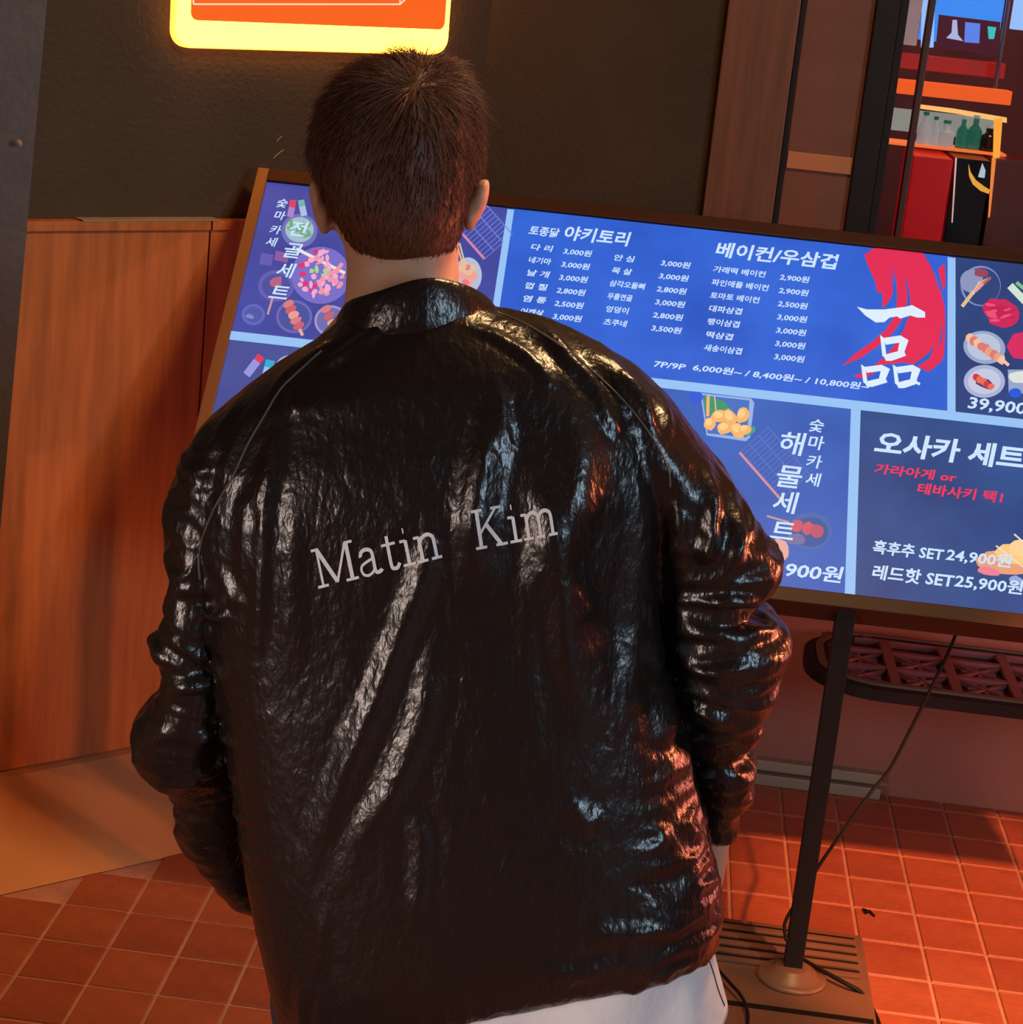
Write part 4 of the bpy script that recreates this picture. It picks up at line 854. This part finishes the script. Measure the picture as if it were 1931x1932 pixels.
FOLDS = [
 ([(938, 730), (922, 830), (903, 920), (893, 1020), (897, 1120)], 20, 13), ([(940, 735), (948, 800), (962, 870)], 8, 5),
 ([(1082, 720), (1095, 840), (1085, 940), (1060, 1040), (1075, 1180), (1098, 1300), (1120, 1420)], 26, 14), ([(1015, 820), (1018, 920), (1030, 1010), (1000, 1140), (1005, 1260), (1020, 1380)], 17, 10),
 ([(1060, 1010), (1050, 1120), (1060, 1230), (1085, 1340)], 14, 7),
 ([(520, 800), (512, 880), (498, 960), (492, 1080), (485, 1200), (462, 1330)], 11, 11), ([(515, 820), (480, 930), (462, 980), (458, 1080), (445, 1160)], 10, 8), ([(408, 1085), (425, 1130), (445, 1165)], 9, 7),
 ([(868, 880), (835, 970), (800, 1080), (755, 1200), (700, 1340), (640, 1480), (585, 1620), (520, 1790)], 15, 12), ([(830, 1160), (812, 1260), (795, 1360), (745, 1480), (690, 1560), (640, 1690)], 16, 10),
 ([(760, 1490), (790, 1540), (798, 1600), (790, 1700), (786, 1760)], 11, 8), ([(620, 1700), (605, 1780), (610, 1860)], 10, 6),
 ([(1228, 890), (1222, 1000), (1210, 1120), (1205, 1250), (1195, 1400)], 14, 12), ([(1262, 1230), (1275, 1330), (1290, 1450), (1310, 1540)], 14, 9), ([(1235, 1020), (1240, 1200), (1255, 1400), (1275, 1520)], 10, 8),
 ([(900, 590), (990, 640), (1070, 700), (1130, 760), (1175, 835)], 9, 8), ([(960, 598), (1060, 655), (1150, 725), (1215, 800), (1262, 885)], 10, 9), ([(880, 612), (960, 640), (1040, 672), (1080, 730)], 8, 6),
 ([(1105, 668), (1165, 730), (1215, 790), (1245, 850)], 8, 8), ([(1190, 690), (1240, 740), (1265, 800), (1275, 870)], 9, 8), ([(1120, 760), (1150, 810), (1182, 845)], 7, 7), ([(860, 640), (930, 660), (1000, 700), (1060, 760)], 7, 5),
 ([(640, 660), (580, 700), (520, 740), (480, 790)], 9, 7), ([(700, 640), (640, 690), (560, 730)], 8, 5), ([(440, 780), (400, 830), (385, 900)], 9, 7), ([(520, 740), (545, 780), (560, 800)], 7, 5), ([(470, 790), (430, 850), (410, 930)], 8, 6),
 ([(760, 610), (700, 650), (650, 720)], 9, 4), ([(1080, 1500), (1100, 1540), (1140, 1560)], 14, 8), ([(1100, 1750), (1180, 1760), (1230, 1745)], 14, 8), ([(1000, 1800), (1080, 1830), (1180, 1810)], 12, 6),
 ([(560, 900), (545, 1050), (550, 1200), (535, 1320)], 16, 5),
 ([(1340, 900), (1352, 980), (1345, 1060), (1330, 1120)], 12, 10), ([(1380, 900), (1400, 980), (1400, 1060), (1385, 1130)], 11, 9), ([(1360, 880), (1385, 900), (1420, 980), (1455, 1060)], 8, 6), ([(1285, 960), (1290, 1040), (1275, 1090)], 12, 8),
 ([(1270, 1240), (1340, 1235), (1420, 1255), (1470, 1220)], 9, 10), ([(1290, 1300), (1350, 1310), (1440, 1290)], 12, 8), ([(1290, 1390), (1350, 1400), (1420, 1430)], 9, 9), ([(1330, 1180), (1390, 1170), (1450, 1190)], 10, 8), ([(1310, 1470), (1350, 1480), (1410, 1460)], 10, 5),
 ([(300, 1240), (350, 1270), (420, 1320)], 11, 8), ([(290, 1340), (340, 1330), (400, 1345)], 12, 8), ([(320, 1440), (380, 1440), (450, 1430)], 10, 9), ([(340, 1180), (390, 1190), (430, 1170)], 11, 8), ([(330, 1520), (380, 1530), (440, 1500)], 10, 6), ([(370, 1600), (420, 1590), (470, 1570)], 9, 6), ([(410, 1655), (450, 1650), (490, 1630)], 7, 5),
]
for f in FOLDS:
    shoulder = f[0][0][1] < 700 or f[0][0][0] > 1270 or f[0][0][0] < 400
    big = f[2] >= 13
    d += fold(f[0], f[1] * (1.1 if shoulder else 1.6), f[2] * (0.95 if shoulder else 0.95 if big else 0.62))
# broad drape and crinkle, stronger on the sleeves and toward the hem
xr = on_y(1240, 1100, 2.3).x; xl = on_y(440, 1100, 2.3).x; zs = on_y(800, 900, 2.3).z
slv = np.clip(np.maximum((X - xr) / 0.03, (xl - X) / 0.03), 0, 1) * np.clip((zs + .06 - Z) / .08, 0, 1)
zh = on_y(960, 1850, 2.3).z
nv = noise.noise
vals = np.empty(len(X))
for i in range(len(X)):
    x, y, z = co_[i]
    s_ = slv[i]
    a_ = nv(Vector((x * 14, y * 14, z * 3.2))) * 0.0020 + (1 - abs(nv(Vector((x * 26 + 3, y * 26, z * 7))) * 2)) * 0.0006
    if s_ > 0:
        b_ = nv(Vector((x * 9, y * 9, z * 24 + 5))) * 0.0075 + (0.5 - abs(nv(Vector((x * 16, y * 16 + 2, z * 40))))) * 0.011
        a_ = a_ * (1 - s_) + b_ * s_
    vals[i] = a_ + nv(Vector((x * 60, y * 60, z * 42))) * 0.0008
d += vals
hemf = np.clip(1 - (Z - zh + 0.10) / 0.14, 0, 1) * (1 - slv)
d += hemf * 0.0035 * np.sin(X * 150 + 3 * np.sin(X * 37))
co_ = co_ + nrm * d[:, None]
co_ = smooth(co_, e_, 1, 0.5)
set_co(jme, co_)
jacket = pobj('jacket', jme, M['jacket']); jacket['label'] = 'oversized black glossy crinkled nylon jacket with cream lettering'
tj = tree_of(jacket)
# collar: folded stand collar round the neck
def collar():
    bm = bmesh.new(); rings = []
    keys = [((634, 660), (930, 620), 2.335, .082, .000), ((632, 640), (936, 604), 2.335, .086, .004), ((632, 615), (938, 588), 2.338, .090, .010), ((640, 592), (930, 574), 2.342, .089, .018), ((648, 577), (914, 563), 2.345, .086, .024),
            ((655, 575), (906, 561), 2.346, .082, .026), ((658, 582), (900, 570), 2.347, .078, .020), ((658, 610), (900, 590), 2.345, .078, .008), ((655, 640), (900, 615), 2.34, .078, .0)]
    for L_, R2, yc, hd, lf in keys:
        r = ring(L_, R2, yc, hd, lift=lf, p=2.1, n=72)
        for k, v in enumerate(r):
            v.z += 0.016 * math.exp(-((v.x + 0.115) / 0.05) ** 2) * (1 if v.y < 2.34 else 0) * (lf / .026)
            v += Vector((v.x + .15, v.y - 2.34, 0)).normalized() * nv(Vector((v.x * 22, v.y * 22, v.z * 40))) * 0.004
        rings.append(r)
    loft(bm, rings, cap=False); bmesh.ops.recalc_face_normals(bm, faces=bm.faces[:])
    me = bpy.data.meshes.new('collar'); bm.to_mesh(me); bm.free()
    o = pobj('collar', me, M['jacket'], jacket)
    md = o.modifiers.new('s', 'SUBSURF'); md.levels = 1; md.render_levels = 1
    return o
collar_ = collar()
# cuffs and hem casing
bm = bmesh.new(); rings = []
for L_, R2, g in (((1321, 1535), (1391, 1534), .046), ((1323, 1545), (1392, 1544), .049), ((1326, 1560), (1389, 1558), .047), ((1328, 1569), (1385, 1567), .044), ((1332, 1570), (1381, 1568), .038)):
    rings.append(ring(L_, R2, 2.443, g, n=48, p=2.2))
for i, r in enumerate(rings):
    for k, v in enumerate(r): v.z += 0.0012 * math.sin(k * 1.6)
loft(bm, rings, cap=False); bmesh.ops.recalc_face_normals(bm, faces=bm.faces[:]); me = bpy.data.meshes.new('cuff'); bm.to_mesh(me); bm.free(); pobj('cuff', me, M['jacket'], jacket)
# seams
strip_on('raglan_seam', [(610, 660), (572, 694), (530, 735), (500, 785), (468, 840), (440, 900), (408, 955), (387, 1005), (376, 1050), (378, 1095)], tj, 0.0013, M['thread'], jacket, 0.0004)
strip_on('raglan_seam', [(934, 588), (1000, 616), (1070, 660), (1140, 720), (1195, 775), (1238, 835), (1262, 885), (1266, 920)], tj, 0.0013, M['thread'], jacket, 0.0004)
tc_ = tree_of(collar_)
# --- lettering, stroke by stroke on the cloth
def stroke_set(ch):
    S, T = 0.085, 0.052      # stem and thin widths in em
    if ch == 'M': return 0.98, [([(.14, 0), (.14, .70)], T), ([(.14, .70), (.46, .04)], S), ([(.46, .02), (.78, .70)], T), ([(.80, .70), (.80, 0)], S), ([(.02, .012), (.26, .012)], T), ([(.66, .012), (.94, .012)], T), ([(.02, .69), (.18, .69)], T), ([(.76, .69), (.94, .69)], T)]
    if ch == 'a': return 0.54, [([(.08, .37), (.11, .44), (.20, .475), (.30, .45), (.345, .37), (.345, .08), (.38, .02), (.46, .03), (.50, .06)], S * .85), ([(.345, .29), (.20, .25), (.08, .20), (.045, .12), (.08, .035), (.17, .0), (.27, .03), (.345, .10)], T), ([(.075, .40), (.10, .37)], S * 1.1)]
    if ch == 't': return 0.40, [([(.18, .62), (.17, .10), (.21, .015), (.30, .015), (.36, .09)], S * .85), ([(.03, .465), (.34, .465)], T)]
    if ch == 'i': return 0.33, [([(.17, 0), (.17, .46)], S * .9), ([(.04, .455), (.17, .455)], T), ([(.03, .012), (.31, .012)], T), ([(.145, .64), (.175, .64)], S * 1.15)]
    if ch == 'n': return 0.60, [([(.14, 0), (.14, .46)], S * .9), ([(.02, .455), (.14, .455)], T), ([(.02, .012), (.26, .012)], T), ([(.14, .34), (.21, .43), (.31, .47), (.41, .44), (.455, .35), (.455, 0)], S * .85), ([(.34, .012), (.57, .012)], T)]
    if ch == 'm': return 0.90, [([(.14, 0), (.14, .46)], S * .9), ([(.02, .455), (.14, .455)], T), ([(.02, .012), (.25, .012)], T), ([(.14, .34), (.20, .43), (.29, .47), (.38, .44), (.42, .35), (.42, 0)], S * .85), ([(.32, .012), (.52, .012)], T), ([(.42, .34), (.48, .43), (.57, .47), (.67, .44), (.71, .35), (.71, 0)], S * .85), ([(.61, .012), (.82, .012)], T)]
    if ch == 'K': return 0.80, [([(.15, 0), (.15, .70)], S), ([(.02, .012), (.28, .012)], T), ([(.02, .69), (.28, .69)], T), ([(.16, .26), (.60, .69)], T), ([(.33, .42), (.62, .01)], S), ([(.48, .69), (.72, .69)], T), ([(.50, .012), (.77, .012)], T)]
letters = [('M', 603, 1109), ('a', 687, 1091), ('t', 729, 1079), ('i', 757, 1070), ('n', 783, 1062), ('K', 897, 1036), ('i', 961, 1021), ('m', 986, 1016)]
def word(chs, x0, y0, x1, y1, em):
    tot = sum(stroke_set(c)[0] for c in chs); L_ = math.hypot(x1 - x0, y1 - y0); dx, dy = (x1 - x0) / L_, (y1 - y0) / L_
    nx, ny = dy, -dx                      # image up
    # in the picture the letters stand upright, sheared along a rising line
    nx, ny = nx * .9 + 0.02, ny
    cur = 0
    for ch in chs:
        adv, strokes = stroke_set(ch); bm = bmesh.new()
        for pts, w_ in strokes:
            Q = catmull([Vector((x, y, 0)) for x, y in pts], 3) if len(pts) > 3 else [Vector((*pts[i], 0)).lerp(Vector((*pts[i + 1], 0)), t / 6) for i in range(len(pts) - 1) for t in range(6)] + [Vector((*pts[-1], 0))]
            P = []
            for i, q in enumerate(Q):
                t = (Q[min(i + 1, len(Q) - 1)] - Q[max(i - 1, 0)]); t.normalize(); n2 = Vector((-t.y, t.x, 0)) * w_ / 2; row = []
                for e in (q + n2, q - n2):
                    u = (cur + e.x * 1.0) / tot * L_; v = e.y * em
                    px, py = x0 + dx * u + nx * v, y0 + dy * u + ny * v
                    dd = Vector(ray(px, py)).normalized(); h, nn, _, _ = tj.ray_cast(Vector(CPOS), dd)
                    if h is None: continue
                    row.append((h - dd * 0.0012 - PL, h + dd * 0.0010 - PL))
                if len(row) == 2: P.append(row)
            vs_ = [[bm.verts.new(p) for p in (r[0][0], r[1][0], r[1][1], r[0][1])] for r in P]
            for a, b in zip(vs_, vs_[1:]):
                for k in range(4): bm.faces.new((a[k], a[(k + 1) % 4], b[(k + 1) % 4], b[k]))
            if vs_: bm.faces.new(vs_[0]); bm.faces.new(list(reversed(vs_[-1])))
        obj('letter', bm, M['letter'], jacket)
        cur += adv
word('Matin', 600, 1110, 838, 1050, 104); word('Kim', 898, 1037, 1060, 1006, 104)

# --- hair: cap of volume plus single strands
hk = [(745, 112, 815, 110, 2.34, .018), (690, 128, 850, 124, 2.345, .05), (650, 152, 872, 150, 2.35, .075), (622, 182, 890, 182, 2.352, .09), (603, 222, 903, 226, 2.353, .102), (590, 275, 912, 282, 2.352, .108), (600, 330, 900, 335, 2.348, .106),
      (624, 385, 882, 390, 2.338, .096), (642, 425, 874, 428, 2.334, .084), (658, 452, 866, 452, 2.332, .072), (676, 472, 862, 466, 2.33, .062), (696, 482, 852, 472, 2.33, .056)]
bm = bmesh.new(); loft(bm, interp_rings(hk, step=10, n=56, p=2.05))
hme = voxel(bm, 0.005, 'hair'); c_, e_ = mesh_arrays(hme); c_ = smooth(c_, e_, 5); set_co(hme, c_); hn = normals(hme)
for i in range(len(c_)):
    x, y, z = c_[i]; c_[i] += hn[i] * (nv(Vector((x * 40, y * 40, z * 14))) * 0.003)
set_co(hme, c_)
hair = pobj('hair', hme, M['hair']); hair['label'] = 'short dark brown hair tapered at the nape'
whorl = on_y(788, 150, 2.27); hcen = on_y(752, 290, 2.35)
rs = np.random.RandomState(3)
zmin, zmax = c_[:, 2].min(), c_[:, 2].max()
sel = np.where((hn[:, 2] > -0.9))[0]
NS = 15000
pick = sel[rs.randint(0, len(sel), NS)]
K = 6; pos = np.zeros((NS, K, 3)); rad = np.zeros((NS, K))
for n_, i in enumerate(pick):
    p = Vector(c_[i]) + Vector(rs.normal(0, 0.0012, 3)); n0 = Vector(hn[i]); h = (p.z - zmin) / (zmax - zmin)
    away = p - whorl; away -= n0 * away.dot(n0)
    if away.length < 1e-4: away = Vector((1, 0, 0))
    dist = away.length; away.normalize(); dn = Vector((0, 0, -1)) - n0 * (-n0.z)
    if dn.length > 0.05: dn.normalize()
    mix = min(1, dist / 0.12); fl = (away * (1 - 0.6 * mix) + dn * 0.9 * mix + Vector(rs.normal(0, 0.16, 3))); fl.normalize()
    cl = nv(p * 45) * 0.5
    fl = (fl + Vector((cl, 0, cl * .4)) * 0.5).normalized()
    ln = (0.006 + 0.026 * max(0, h - .12) ** 0.7) * rs.uniform(0.7, 1.25)
    lift = (0.10 + 0.30 * max(0, h - .75) / .25 + rs.uniform(0, .12)) if h > .3 else 0.12
    if rs.rand() < 0.012: ln *= 1.6; lift += 0.25
    q = p - n0 * 0.001; dvec = (fl + n0 * lift * 1.5).normalized()
    for k in range(K):
        pos[n_, k] = q; rad[n_, k] = 0.00042 * (1 - 0.75 * k / (K - 1))
        q = q + dvec * ln / (K - 1); dvec = (dvec - n0 * 0.13 * lift - Vector((0, 0, 0.06))).normalized()
hcv = bpy.data.hair_curves.new('hair_strands'); hcv.add_curves([K] * NS)
hcv.attributes['position'].data.foreach_set('vector', (pos - np.array(PL)).reshape(-1).astype(np.float32))
ra = hcv.attributes.get('radius') or hcv.attributes.new('radius', 'FLOAT', 'POINT')
ra.data.foreach_set('value', rad.reshape(-1).astype(np.float32))
hcv.materials.append(M['hair'])
ho = bpy.data.objects.new('hair_strands', hcv); C.objects.link(ho); ho.parent = hair; ho['kind'] = 'stuff'
